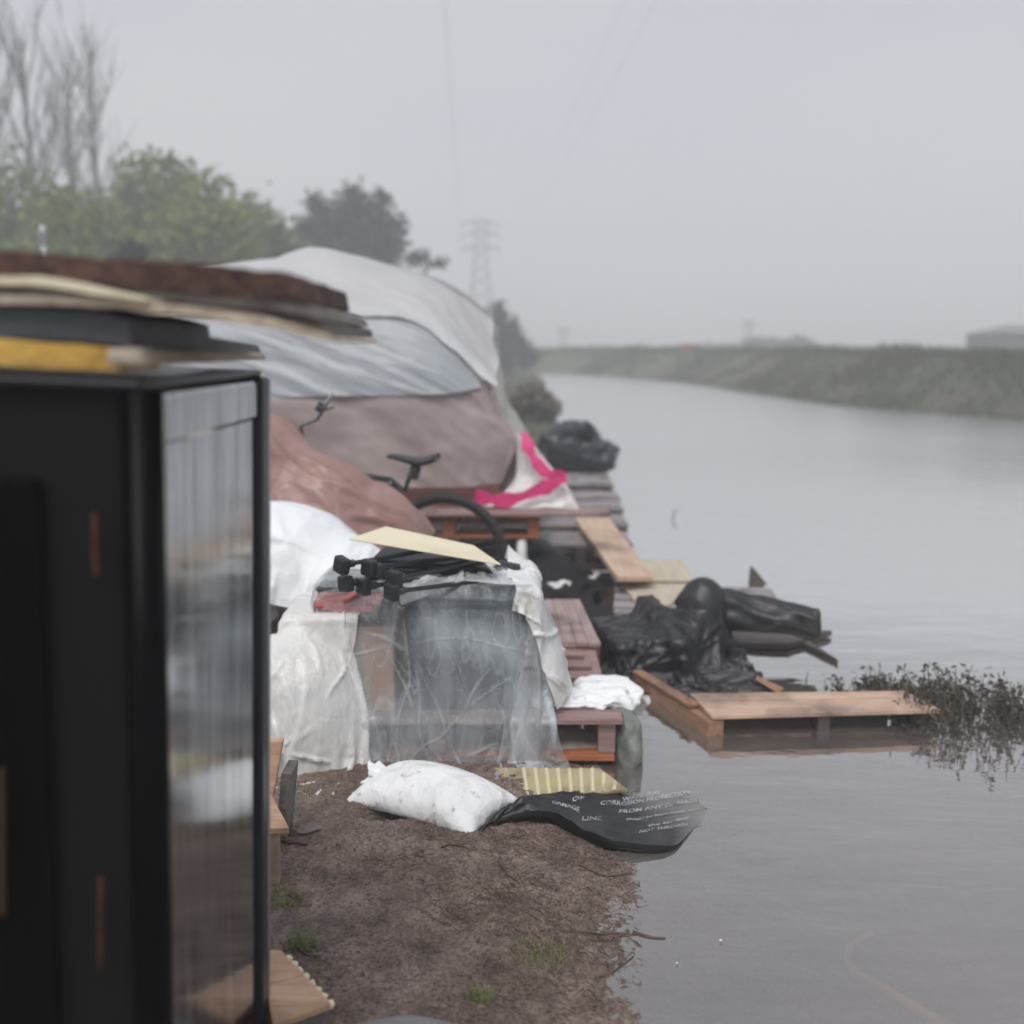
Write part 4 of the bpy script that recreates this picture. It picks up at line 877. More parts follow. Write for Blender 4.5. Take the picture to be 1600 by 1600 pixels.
tagp(o, 'clear crumpled plastic sheeting draped over the dark bin and cardboard box', 'plastic sheeting')
PC2 = [('box', (-.165, BY + .21, zt + .235), (.266, .240, .252), 0), ('ell', (.09, BY + .13, .15), (.13, .20, .36)), ('box', (p1x0 + W1 / 2, P1.y + .5, .088), (W1 / 2 - .06, .505, .092), 0), ('plane', .03)]
ny2 = 60; jj = [j for j in range(ny2) if .13 < .60 * j / (ny2 - 1) < .55]
o = cloth('milky_sheet', (-.04, BY - .10, zt + .495), (1, .0, 0), (0, 1, 0), .44, .60, 38, ny2, PC2, M_milky, steps=80, iters=12, bendw=.05, restvar=.03, amp=.02, slack=.12, up=2, creases=fold_lines(26, .52, .72, .2, .6, .08, .4, (.004, .010), 8), cdisp=.018, pins=[(0, j) for j in jj])
tagp(o, 'milky white plastic sheet hanging over the right side of the wrapped bins', 'plastic sheeting', 'milky plastic sheets')
PC3 = [('ell', (-.80, BY + .0, .06), (.30, .22, .42)), ('box', (-.62, BY + .22, zt + .17), (.225, .21, .20), 0), ('plane', .03)]
o = cloth('milky_sheet', (-1.20, BY - .50, zt + .50), (1, -.05, 0), (.0, 1, 0), .80, 1.0, 50, 74, PC3, M_milky, steps=80, iters=10, bendw=.04, restvar=.03, amp=.06, slack=.16, up=2, creases=fold_lines(44, .66, .9, 1.57, .55, .08, .45, (.004, .012), 9), cdisp=.02)
tagp(o, 'milky white plastic sheet bunched on the mud left of the cardboard box', 'plastic sheeting', 'milky plastic sheets')

PC4 = [('box', (-.165, BY + .21, zt + .24), (.272, .245, .256), 0), ('box', (-.61, BY + .22, zt + .16), (.21, .21, .18), 0), ('plane', .03)]
o = cloth('cloudy_film_strip', (-.44, BY - .065, zt + .52), (1, .10, 0), (-.10, 1, 0), .56, .38, 46, 34, PC4, M_halfmilky, steps=60, iters=10, bendw=.04, restvar=.04, amp=.04, slack=.14, up=2, creases=fold_lines(40, .58, .42, .3, .8, .05, .25, (.003, .008), 21), cdisp=.012)
tagp(o, 'cloudy plastic film strip bunched over the top edge of the wrapped dark bin', 'plastic sheeting')

# big white tarp bulge behind
WT = [('ell', (-1.02, BY + .78, .30), (.50, .32, .54)), ('ell', (-.75, BY + .70, .30), (.36, .26, .40)), ('plane', .03)]
o = cloth('white_tarp', (-1.62, BY + .26, .98), (1, 0, 0), (0, 1, 0), 1.34, 1.15, 60, 52, WT, M_white_tarp, steps=60, restvar=.012, amp=.03, up=2, creases=fold_lines(50, 1.34, 1.1, .5, .8, .1, .5, (.006, .02), 12), cdisp=.016)
tagp(o, 'bright white tarp bulging over a heap behind the milky plastic, beside the cabinet', 'tarp')
o = bpy.data.objects.new('x', None)
# heap under it so it stays a real heap from the side
V, F = [], []
# pink-brown tarp mound
PK = [('ell', (-1.42, 4.95, .45), (.62, .42, .76)), ('ell', (-1.0, 4.88, .40), (.50, .34, .58)), ('ell', (-.72, 4.88, .30), (.36, .30, .55)), ('plane', .04)]
def wr(Q): return Q
o = cloth('pink_brown_tarp', (-2.3, 4.15, 1.25), (1, .0, 0), (0, 1, 0), 1.98, 1.6, 84, 60, PK, M_pink, steps=70, iters=9, restvar=.035, bendw=.03, amp=.05, slack=.09, up=2, creases=fold_lines(110, 1.98, 1.3, -.15, .3, .15, .9, (.008, .028), 14), cdisp=.035)
tagp(o, 'dusty pink-brown tarp draped over a heap and a bicycle behind the white tarp', 'tarp')

# ------------------------------------------------------------------ cream board on black rods
q = [at(545, 841, 3.50), at(783, 881, 3.50), at(741, 852, 3.76), at(603, 822, 3.80)]
tagp(board(*q, .006, 'cream_board', M_cream), 'thin cream board lying tilted on the black rods on top of the pile', 'board')
ends = [((534, 883), (668, 838), 3.33), ((577, 887), (700, 852), 3.35), ((616, 905), (735, 858), 3.34), ((540, 912), (700, 862), 3.36), ((568, 917), (740, 876), 3.38), ((612, 925), (770, 884), 3.31), ((596, 893), (720, 872), 3.45)]
labs = ['black rod with a square foot, uppermost left of the bundle', 'black rod with a square foot, upper middle of the bundle', 'black rod with a square foot, upper right of the bundle near the board edge',
        'black rod with a square foot, lower left of the bundle', 'black rod with a square foot, lower middle of the bundle', 'black rod with a square foot, lowest right of the bundle above the clear plastic', 'black rod half hidden in the middle of the bundle']
for (a, b, Y), lb in zip(ends, labs):
    b = (b[0] + 10, b[1] + 20)
    A = at(*a, Y); B = at(*b, Y + .32); t = thing('footed_rod', lb, 'rod', A, group='black rods with square feet')
    dr = (B - A).normalized(); B = A + dr * .5
    MB().tube([A, A + dr * .05, A + dr * .052, B], [.014, .014, .0085, .0085], 8).build('shaft', M_rod, t, smooth=True)
    yaw = math.atan2(dr.y, dr.x); pitch = -math.asin(dr.z)
    MB().box(A, (.036, .058, .058), (random.uniform(-.3, .3), pitch, yaw)).build('foot', M_rope, t, bevel=.009)
V = []
t = thing('black_cushion_bundle', 'dark bundle under the cream board on top of the bins', 'bundle', at(700, 890, 3.66))
c = at(690, 897, 3.74)
mb = MB().hexa([at(560, 930, 3.62), at(772, 905, 3.60), at(760, 890, 3.84), at(580, 905, 3.84), at(575, 875, 3.60), at(772, 890, 3.58), at(748, 866, 3.82), at(600, 850, 3.82)])
mb.build('body', M_rope, t, bevel=.02)
c = at(790, 898, 3.72); MB().tube([c + Vector((-.06, 0, 0)), c + Vector((-.02, 0, .012)), c + Vector((.04, 0, 0.004)), c + Vector((.06, 0, -.02))], [.015, .045, .04, .012], 10).build('end_roll', M_navyfilm, t, smooth=True)

# ------------------------------------------------------------------ black plastic over the floating wood
BP = [('cap', (1.02, 4.78, .075), (1.46, 4.66, .085), .075), ('ell', (.96, 4.86, .10), (.17, .16, .25)), ('ell', (.50, 4.62, .05), (.16, .30, .17)), ('ell', (.74, 4.30, .03), (.20, .20, .14)), ('plane', .006)]
tube_pts = [at(1085, 945, 4.80), at(1130, 950, 4.78), at(1180, 960, 4.74), at(1230, 966, 4.70), at(1268, 972, 4.66), at(1280, 974, 4.65)]
mb = MB(); n_ = 28; Vt = []
rad = [.095, .115, .105, .095, .09, .078]
for j in range(40):
    f = j / 39; p = crom([np.array(q_) for q_ in tube_pts], f); r = float(crom([np.array([x]) for x in rad], f)[0])
    for i in range(n_):
        a = 2 * math.pi * i / n_; rr = r * (1 + .10 * math.sin(3 * a + f * 9) + .07 * math.sin(7 * a - f * 14)) + .008 * float(vnoise(np.array([f * 14]), np.array([math.cos(a) * 3]), math.sin(a) * 3, 5)[0])
        Vt.append((p[0] + .12 * rr * math.cos(a), p[1] + rr * .9 * math.cos(a), max(p[2] + rr * .85 * math.sin(a), .036)))
Ft = [(j * n_ + i, j * n_ + (i + 1) % n_, (j + 1) * n_ + (i + 1) % n_, (j + 1) * n_ + i) for j in range(39) for i in range(n_)] + [tuple(range(39 * n_, 40 * n_)), tuple(reversed(range(n_)))]
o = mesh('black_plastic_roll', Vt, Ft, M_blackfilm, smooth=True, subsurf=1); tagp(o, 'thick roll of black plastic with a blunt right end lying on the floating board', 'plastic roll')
cb1 = gp(1000, 985, .15); BC = [('ell', tuple(at(1098, 975, 4.72)), (.10, .11, .15)), ('box', (cb1.x - .02, cb1.y + .02, .06), (.17, .24, .10), .25), ('cap', tuple(at(1040, 1010, 4.40)), tuple(at(1145, 1056, 4.12)),   .035), ('cap', tuple(at(1010, 950, 4.95)), tuple(at(1060, 1010, 4.45)), .06), ('plane', .010)]
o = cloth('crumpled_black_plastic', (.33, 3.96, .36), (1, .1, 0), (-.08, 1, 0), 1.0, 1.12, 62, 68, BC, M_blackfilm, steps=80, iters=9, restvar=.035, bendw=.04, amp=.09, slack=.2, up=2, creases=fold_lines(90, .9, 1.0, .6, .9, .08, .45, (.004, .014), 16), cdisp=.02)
tagp(o, 'crumpled black plastic sheet slumped over the end of the floating pallet', 'plastic sheet')
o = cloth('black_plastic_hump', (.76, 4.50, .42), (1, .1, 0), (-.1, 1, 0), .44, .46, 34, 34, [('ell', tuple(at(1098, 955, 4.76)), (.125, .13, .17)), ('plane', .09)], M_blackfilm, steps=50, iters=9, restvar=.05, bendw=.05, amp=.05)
tagp(o, 'humped fold of black plastic between the roll and the plywood', 'plastic sheet')
sp = at(1085, 1010, 4.05)

# black bin bag at the end of the boardwalk
bb = at(905, 700, 10.9)
t = thing('bin_bag', 'full black bin bag lying at the far end of the boardwalk', 'bin bag', (bb.x, bb.y, .13))
lump('body', (bb.x - .08, bb.y, .40), (.34, .33, .27), M_navyfilm, .22, 31, t); lump('bulge', (bb.x + .20, bb.y - .06, .30), (.20, .24, .17), M_navyfilm, .25, 37, t)
V, F = frill((bb.x + .02, bb.y - .20, .52), (.3, -.4, .5), .05, .10, .12, 6, 2); mesh('neck', V, F, M_navyfilm, t, smooth=True, subsurf=1)

# ------------------------------------------------------------------ tent on pallets
tt = thing('tarpaulin_tent', 'large tent of white translucent sheeting with a mauve-brown curtain, by the water', 'tent', (-.6, 7.2, .46))
A = lambda px, py, Y: at(px, py, Y)
def wrk(a, s, fx, fy, ang=0):
    ca, sa = math.cos(ang), math.sin(ang)
    return lambda U, Vv: a * fbm((U * ca + Vv * sa) * fx, (-U * sa + Vv * ca) * fy, 0, 4, s)
rows = [[A(270, 762, 6.42), A(420, 762, 6.42), A(600, 762, 6.40), A(720, 760, 6.40), A(784, 755, 6.40)],
        [A(270, 690, 6.44), A(420, 690, 6.44), A(600, 690, 6.41), A(730, 690, 6.40), A(806, 690, 6.42)],
        [A(270, 616, 6.48), A(420, 617, 6.47), A(600, 616, 6.44), A(715, 612, 6.44), A(785, 640, 6.46)],
        [A(270, 600, 6.50), A(420, 600, 6.50), A(600, 604, 6.46), A(722, 600, 6.46), A(764, 592, 6.50)]]
patch_obj('curtain', patch(rows, 90, 50, wrk(.025, 91, 7, 2.5, .3)), M_tent_brown, tt)
rows = [[A(270, 618, 6.45), A(420, 620, 6.44), A(560, 618, 6.41), A(690, 616, 6.41), A(752, 606, 6.45)],
        [A(270, 570, 6.50), A(420, 570, 6.50), A(560, 572, 6.46), A(680, 570, 6.46), A(735, 575, 6.50)],
        [A(270, 525, 6.56), A(420, 525, 6.56), A(560, 525, 6.54), A(655, 525, 6.54), A(708, 540, 6.55)],
        [A(270, 484, 6.64), A(420, 486, 6.64), A(560, 489, 6.62), A(630, 494, 6.62), A(672, 510, 6.62)]]
def streak(U, Vv): return .011 * fbm((U * 1.0 + Vv * .55) * 14, (Vv * .8 - U * .4) * 2.5, 0, 4, 95, .55) * ss(1.15 - Vv)
patch_obj('window_film', patch(rows, 110, 60, streak), M_tent_blue, tt)
rows = [[A(270, 490, 6.60), A(420, 492, 6.60), A(560, 492, 6.58), A(650, 500, 6.57), A(705, 545, 6.50), A(772, 610, 6.42)],
        [A(270, 462, 6.85), A(420, 462, 6.85), A(560, 462, 6.85), A(652, 478, 6.80), A(715, 518, 6.72), A(775, 590, 6.62)],
        [A(270, 440, 7.2), A(420, 425, 7.2), A(540, 428, 7.2), A(640, 448, 7.2), A(722, 498, 7.2), A(777, 560, 7.2)],
        [A(270, 430, 7.8), A(395, 413, 7.8), A(500, 393, 7.8), A(610, 414, 7.9), A(705, 446, 8.0), A(768, 500, 8.2)]]
patch_obj('roof_sheet', patch(rows, 90, 60, wrk(.03, 97, 5, 3, .5)), M_tent_white, tt)
rows = [[A(770, 608, 6.44), A(775, 590, 6.7), A(777, 545, 7.4), A(768, 500, 8.2), A(766, 478, 8.6)],
        [A(790, 660, 6.44), A(790, 650, 6.8), A(788, 625, 7.4), A(782, 600, 8.2), A(778, 590, 8.6)],
        [A(806, 700, 6.44), A(815, 700, 6.8), A(822, 690, 7.4), A(820, 670, 8.2), A(815, 660, 8.6)]]
patch_obj('side_sheet', patch(rows, 50, 40, wrk(.025, 99, 6, 3)), M_tent_side, tt)
# back roof slope, back and left walls, so that it is a whole tent from the side too
rows = [[A(270, 430, 7.8), A(395, 413, 7.8), A(500, 393, 7.8), A(610, 414, 7.9), A(705, 446, 8.0), A(768, 500, 8.2)],
        [(-3.0, 8.6, 1.7), (-2.2, 8.7, 1.75), (-1.6, 8.7, 1.75), (-1.1, 8.7, 1.72), (-.6, 8.7, 1.6), (-.16, 8.7, 1.5)],
        [(-3.0, 9.0, .45), (-2.2, 9.0, .45), (-1.6, 9.0, .45), (-1.1, 9.0, .45), (-.5, 9.0, .45), (-.1, 9.0, .45)]]
patch_obj('back_sheet', patch(rows, 40, 30, wrk(.02, 101, 5, 3)), M_tent_white, tt)
ridge = [A(268, 440, 7.7), A(395, 417, 7.8), A(500, 398, 7.8), A(610, 420, 7.9), A(705, 452, 8.0)]
MB().tube([p - Vector((0, 0, .03)) for p in ridge], .02, 8).build('ridge_pole', M_white_p, tt, smooth=True)
for p in (A(272, 500, 6.66), A(780, 640, 6.55)):
    MB().tube([(p.x, p.y, .45), (p.x, p.y, p.z)], .02, 8).build('corner_pole', M_white_p, tt, smooth=True)
# grey-brown post beside the curtain, white skirt with pink ribbon
c = A(798, 745, 6.52); t = thing('square_post', 'dark grey-brown post standing at the right corner of the tent', 'post', (c.x, c.y, .46))
MB().box((c.x, c.y, .69), (.12, .12, .44)).build('shaft', M_greyboard, t, bevel=.006); MB().box((c.x, c.y, .925), (.135, .135, .02)).build('cap', M_greyboard, t, bevel=.004)
rows = [[A(744, 792, 6.28), A(800, 794, 6.26), A(850, 795, 6.25), A(906, 796, 6.24)],
        [A(766, 784, 6.35), A(805, 770, 6.35), A(850, 768, 6.32), A(888, 762, 6.30)],
        [A(805, 745, 6.42), A(822, 735, 6.42), A(845, 732, 6.40), A(862, 730, 6.38)],
        [A(803, 678, 6.44), A(808, 677, 6.44), A(815, 677, 6.44), A(822, 678, 6.44)]]
sk = patch_obj('skirt_sheet', patch(rows, 40, 50, wrk(.018, 103, 6, 4)), M_milky); tagp(sk, 'white plastic skirt sheet hanging from the tent corner over the platform edge', 'plastic sheeting')
def ribbon(pts, wd, lb):
    P = [crom([np.array(p) for p in pts], f) for f in np.linspace(0, 1, 60)]; V = []
    for i, p in enumerate(P):
        d = P[min(i + 1, 59)] - P[max(i - 1, 0)]; s_ = np.cross(d, np.array([0, -1, 0])); s_ /= np.linalg.norm(s_) + 1e-9
        wv = wd * .85 * (1 + .45 * float(vnoise(np.array([i * .22]), np.array([wd * 90]))[0])) / 2; tw = 0
        V += [p + s_ * wv + np.array([0, tw * .5, 0]), p - s_ * wv - np.array([0, tw * .5, 0])]
    F = [(2 * i, 2 * i + 1, 2 * i + 3, 2 * i + 2) for i in range(59)]
    tagp(mesh('pink_ribbon', V, F, M_magenta, smooth=False, solid=.0015), lb, 'ribbon', 'bright pink ribbons at the tent corner')
ribbon([A(818, 676, 6.38), A(826, 700, 6.34), A(838, 722, 6.31), A(856, 740, 6.28), A(884, 746, 6.24)], .075, 'bright pink ribbon running steeply down the edge of the tent skirt')
ribbon([A(884, 746, 6.235), A(862, 757, 6.235), A(835, 768, 6.235), A(815, 776, 6.225), A(785, 782, 6.22), A(760, 779, 6.22), A(742, 774, 6.22)], .085, 'bright pink ribbon running level along the foot of the tent skirt')
# platform
yp = 6.15
def plat(x0, x1, y0, y1, z, lb, mt, ms): return pallet('platform_pallet', lb, (x0, y0, z), 0, x1 - x0, y1 - y0, .145, 7, .022, mt, ms, .4, 'pallets that carry the tent')
xa = A(845, 800, yp).x
pf = plat(xa - 1.15, xa, yp, yp + 1.2, .315, 'orange-brown pallet raised under the front right corner of the tent', M_w_or, M_w_or)
pf2 = plat(xa - 2.35, xa - 1.18, yp + .05, yp + 1.25, .31, 'orange-brown pallet under the left front of the tent', M_w_or, M_w_or)
pf3 = plat(xa - 1.15, xa + .02, yp + 1.25, yp + 2.6, .31, 'pallet under the rear right of the tent', M_w_or, M_w_or)
t = thing('platform_board', 'pinkish grey board forming the platform edge below the white skirt', 'board', (xa, yp, .46))
MB().box((xa - .25, yp + .05, .474), (1.35, .24, .018)).build('panel', M_w_red, t, bevel=.003)
for (px, lb) in ((815, 'white plastic pipe leg under the front right corner of the tent platform'), (690, 'white plastic pipe leg half hidden by the bicycle wheel')):
    b = A(px, 850, yp + .04); t = thing('pipe_leg', lb, 'pipe', (b.x, b.y, .04), group='pipe legs of the platform')
    MB().tube([(b.x, b.y, .03), (b.x, b.y, .308)], .032, 12).build('pipe', M_white_p, t, smooth=True); MB().tube([(b.x, b.y, .14), (b.x, b.y, .18)], .038, 12).build('collar', M_white_p, t, smooth=True)
b = A(775, 850, 6.6); t = thing('panel_board', 'grey board closing the space under the tent platform', 'board', (b.x, 6.7, .04)); MB().box((b.x - .1, 6.6, .17), (.30, .03, .27)).build('panel', M_greyboard, t, bevel=.004)
# dark rubbish below and beside the platform
o = cloth('dark_tarp', (-.05, 5.2, .40), (1, 0, 0), (0, 1, 0), .62, 1.3, 26, 40, [('ell', (.10, 5.75, .0), (.25, .40, .13)), ('ell', (.25, 6.3, .02), (.2, .3, .16)), ('plane', .045)], mat('dull_black_tarp', (.012, .012, .014), .75, spec=.2, bump=.4, bscale=14), restvar=.06, steps=40, amp=.05); tagp(o, 'black tarp heaped in the shade below the tent platform', 'tarp')
o = sack('dark_sack', (-.02, 6.75, .15), .7, .5, .1, 16, 12, [('plane', .05)], M_navyfilm, pressure=40, steps=40); tagp(o, 'dark full sack pushed deep under the tent platform', 'sack')
for (px, py, lb, s_) in [(1002 - 60, 858, 'pale crumpled scrap on the dark heap beside the tan plank', .09), (958 - 25, 893, 'small pale scrap on the dark heap near the red deck', .07), (880, 905, 'grey plastic scrap in the dark gap behind the wrapped bins', .12)]:
    b = gp(px, py, .2); o = cloth('plastic_scrap', (b.x - s_ / 2, b.y - s_ / 2, .30), (1, .2, 0), (-.2, 1, 0), s_, s_ * 1.3, 9, 10, [('plane', .16), ('ell', (b.x, b.y, .14), (s_ * .4, s_ * .4, .06))], M_milky, restvar=.12, steps=25); tagp(o, lb, 'plastic scrap', 'small plastic scraps')

# ------------------------------------------------------------------ bicycle under the pink tarp
bk = thing('bicycle', 'dark bicycle standing half under the pink-brown tarp, one wheel and the saddle showing', 'bicycle', (*A(697, 868, 5.3).to_tuple()[:2], .05))
wc = A(697, 868, 5.3); hd = Vector((-math.cos(.22), math.sin(.22), 0)); sdv = Vector((hd.y, -hd.x, 0))
def BK(f, z, s_=0): return wc + hd * f + Vector((0, 0, z)) + sdv * s_
def torus(c, Rr, r, n=56, m_=10):
    V = []; F = []
    for i in range(n):
        a = 2 * math.pi * i / n; d = hd * math.cos(a) + Vector((0, 0, 1)) * math.sin(a)
        for k in range(m_):
            b = 2 * math.pi * k / m_; V.append(c + d * (Rr + r * math.cos(b)) + sdv * r * math.sin(b))
    for i in range(n):
        for k in range(m_): F.append((i * m_ + k, ((i + 1) % n) * m_ + k, ((i + 1) % n) * m_ + (k + 1) % m_, i * m_ + (k + 1) % m_))
    return V, F
for f0 in (0, 1.03):
    cw = BK(f0, 0); V, F = torus(cw, .318, .024); wh = mesh('wheel', V, F, M_tyre, bk, smooth=True)
    def child(nm, V, F, m_, par=wh):
        return mesh(nm, [pmat(bk).inverted() @ Vector(v) for v in V], F, m_, par, world=False, smooth=True)
    V, F = torus(cw, .293, .010); child('rim', V, F, M_bike)
    mb = MB()
    for i in range(28):
        a = 2 * math.pi * i / 28; d = hd * math.cos(a) + Vector((0, 0, 1)) * math.sin(a); mb.tube([cw + sdv * (.02 if i % 2 else -.02) + d * .02, cw + d * .29], .0012, 3, cap=False)
    child('spokes', mb.V, mb.F, M_alu); mb = MB().tube([cw - sdv * .05, cw + sdv * .05], .02, 10); child('hub', mb.V, mb.F, M_alu)
bb_ = BK(.43, -.06); st_ = BK(.30, .40); hdn = BK(.84, .36); hup = BK(.80, .46)
mb = MB()
for a, b, r in [(bb_, st_, .017), (bb_, hdn, .018), (st_, hup, .016), (hup, hdn, .019)]: mb.tube([a, b], r, 8)
for s_ in (-.05, .05): mb.tube([BK(0, 0, s_), BK(.40, -.05, s_ * .4)], .009, 6); mb.tube([BK(0, 0, s_), BK(.30, .38, s_ * .3)], .008, 6)
mb.build('frame', M_bike, bk, smooth=True)
mb = MB(); 
for s_ in (-.055, .055): mb.tube([BK(1.03, 0, s_), BK(.87, .30, s_ * .9)], .011, 6)
mb.tube([BK(.87, .30, -.055), BK(.87, .30, .055)], .012, 6); mb.build('fork', M_bike, bk, smooth=True)
sdl = A(648, 722, 5.33)
mb = MB().tube([st_, sdl + Vector((-.055, 0, -.15)), sdl + Vector((-.004, 0, -.01))], .0145, 8); mb.build('seat_post', M_bike, bk, smooth=True)
mb = MB().box(sdl + Vector((.002, 0, -.055)), (.05, .05, .075), (0, .3, 0)); mb.build('rear_light', M_saddle, bk, bevel=.01)
sdir = hd; prof = [(-.125, .065, .022, .030), (-.09, .078, .024, .014), (-.04, .070, .024, .0), (.02, .045, .022, .006), (.08, .026, .02, .020), (.13, .02, .016, .030), (.155, .010, .008, .026)]
V = []; n_ = 14
for f, hw, th, dz in prof:
    for k in range(n_):
        a = 2 * math.pi * k / n_; V.append(sdl + sdir * f + sdv * hw * math.cos(a) + Vector((0, 0, dz + th * math.sin(a))))
F = [(j * n_ + i, j * n_ + (i + 1) % n_, (j + 1) * n_ + (i + 1) % n_, (j + 1) * n_ + i) for j in range(len(prof) - 1) for i in range(n_)] + [tuple(range(n_)), tuple(reversed(range((len(prof) - 1) * n_, len(prof) * n_)))]
mesh('saddle', V, F, M_saddle, bk, smooth=True, subsurf=1)
gr = A(505, 640, 5.2); ge = A(519, 616, 5.12); hb = Vector(hup) + Vector((0, 0, .10))
mb = MB().tube([hup, hb], .014, 8); mb.tube([hb, A(470, 665, 5.3), A(495, 655, 5.22), gr, ge], .0115, 8); mb.tube([hb, hb + Vector((-.2, .25, .02))], .0115, 8); mb.build('handlebar', M_alu, bk, smooth=True)
mb = MB().box(A(500, 636, 5.18), (.035, .03, .05), (0, .5, 0)); mb.tube([A(496, 634, 5.15), A(510, 640, 5.13), A(522, 636, 5.1)], [.009, .007, .006], 6); mb.build('brake_lever', M_saddle, bk, bevel=.004)
#---CABINET---
# ------------------------------------------------------------------ black cabinet
YC0, YC1 = 1.29, 1.95; XC = -.495; HC = 1.462; KS = 1.325 / 1.5
def atc(px, py, Y): return at(px, py, Y * KS)
cb = thing('cabinet', 'tall black cabinet with a scuffed reflective side panel at the left edge', 'cabinet', (-.9, 1.85, .03))
b0, b1 = -.03, HC
xin = -1.25
MB().hexa([(xin, YC0 + .03, b0), (XC - .02, YC0 + .03, b0), (XC - .02, YC1, b0), (xin, YC1, b0), (xin, YC0 + .03, b1), (XC - .02, YC0 + .03, b1), (XC - .02, YC1, b1), (xin, YC1, b1)]).build('body', M_black_int, cb)
# side panel with frame
MB().box((XC - .010, (YC0 + YC1) / 2 + .01, (b0 + b1) / 2 - .005), (.012, YC1 - YC0 - .10, b1 - b0 - .10)).build('side_panel', M_panel, cb)
MB().box((XC - .008, (YC0 + YC1) / 2 + .01, b1 - .045), (.016, YC1 - YC0 - .10, .075)).build('panel_head', M_panel, cb, bevel=.01)
MB().tube([(XC - .012, YC0 + .035, b0), (XC - .012, YC0 + .035, b1 - .002)], .028, 16).build('corner_post', M_black_gloss, cb, smooth=True)
MB().box((XC - .004, YC1 - .028, (b0 + b1) / 2), (.022, .05, b1 - b0 - .004)).build('edge_strip', M_edge, cb, bevel=.006)
MB().box((XC + .003, YC1 - .004, (b0 + b1) / 2), (.014, .012, b1 - b0 - .01)).build('edge_bead', M_alu, cb, bevel=.003)
MB().box(((xin + XC) / 2, (YC0 + YC1) / 2, b1 + .004), (XC - xin - .01, YC1 - YC0 - .02, .012)).build('top_board', M_edge, cb, bevel=.004)
dr = MB().box(((xin + XC) / 2 - .055, YC0 + .018, .80), (XC - xin - .17, .022, 1.08)).build('door', M_black_gloss, cb, bevel=.008)
MB().box(((xin + XC) / 2 - .055, YC0 + .001, .80), (XC - xin - .29, .012, .94)).build('door_panel', M_black_gloss, dr, world=False, bevel=.004) if False else None
def dchild(nm, mb, m_, **k): return mesh(nm, [pmat(cb).inverted() @ v for v in mb.V], mb.F, m_, dr, world=False, **k)
dchild('door_panel', MB().box(((xin + XC) / 2 - .075, YC0 + .000, .80), (XC - xin - .31, .012, .90)), M_black_gloss, bevel=.004)
for (pa, pb) in (((128, 785), (135, 880)), ((163, 1355), (168, 1500))):
    a = at(*pa, YC0 + .001); b = at(*pb, YC0 + .001)
    dchild('hinge', MB().tube([a, b], .0035, 6), M_copper)
a = at(1, 1190, YC0 - .012); b = at(12, 1420, YC0 - .012); dchild('trim', MB().tube([a, b], .004, 6), mat('dull_brass', (.08, .05, .02), .35, metal=.6))
MB().box(((xin + XC) / 2 - .04, YC0 + .02, .235), (XC - xin - .10, .04, .03)).build('bottom_rail', M_edge, cb, bevel=.006)
MB().box(((xin + XC) / 2 - .05, YC0 + .035, .12), (XC - xin - .13, .02, .19)).build('plinth', mat('dark_red_stain', (.05, .008, .005), .5), cb, bevel=.004)

cb.rotation_euler = (0, R(2.3), 0); cb.location.x -= .036
bpy.context.view_layer.update()
# stack of boards on the cabinet
def slab(name, label, cat, pts_px, Y0, Y1, th_px=None, m=None, rough=0.0, n=24, grp=None, seed=0, zoff=0, m2=None, y1pts=None):
    """front profile (upper and lower edge as picture points at depth Y0) extruded back to Y1 at its own height"""
    up, lo = pts_px; Y1 *= KS; fU = [atc(x, y, Y0) for x, y in up]; fL = [atc(x, y, Y0) for x, y in lo]; Y0 *= KS
    U = [crom([np.array(p) for p in fU], f) for f in np.linspace(0, 1, n)]; Lw = [crom([np.array(p) for p in fL], f) for f in np.linspace(0, 1, n)]
    ny = 12; V = []; F = []
    ring = 8
    for i in range(n):
        u, l = U[i], Lw[i]
        pr = []
        for k in range(ny): pr.append((u[0], Y0 + (Y1 - Y0) * k / (ny - 1), u[2]))
        for k in range(3): f = (k + 1) / 4; pr.append((u[0] * (1 - f) + l[0] * f, Y1, u[2] * (1 - f) + l[2] * f))
        for k in range(ny): pr.append((l[0], Y1 + (Y0 - Y1) * k / (ny - 1), l[2]))
        for k in range(3): f = (k + 1) / 4; pr.append((l[0] * (1 - f) + u[0] * f, Y0, l[2] * (1 - f) + u[2] * f))
        V += pr
    m_ = len(pr)
    for i in range(n - 1):
        for k in range(m_): F.append((i * m_ + k, i * m_ + (k + 1) % m_, (i + 1) * m_ + (k + 1) % m_, (i + 1) * m_ + k))
    F.append(tuple(range(m_))[::-1]); F.append(tuple((n - 1) * m_ + k for k in range(m_)))
    V = np.array(V)
    if rough:
        V[:, 2] += rough * fbm(V[:, 0] * 30, V[:, 1] * 30, V[:, 2] * 30, 3, seed + 3); V[:, 1] += rough * fbm(V[:, 0] * 34, V[:, 2] * 40, V[:, 1] * 10, 3, seed + 7)
    o = mesh(name, V, F, m, smooth=False, bevel=.002); tagp(o, label, cat, grp); return o
slab('yellow_foam_block', 'yellow foam block directly on the front of the cabinet top', 'foam', ([(-260, 522), (-60, 526), (187, 543)], [(-260, 566), (-60, 571), (192, 581)]), 1.50, 1.66, m=M_foam_y, rough=.0015)
MBf = MB().hexa([atc(190, 583, 1.50), atc(204, 584, 1.502), atc(403, 585, 2.16), atc(330, 585, 2.16), atc(186, 543, 1.50), atc(196, 544, 1.502), atc(398, 566, 2.16), atc(330, 566, 2.16)])
P8_ = [(-1.2, 1.67, HC + .012), (XC + .004, 1.505, HC + .012), (XC + .004, 2.17, HC + .012), (-1.2, 2.17, HC + .012)]
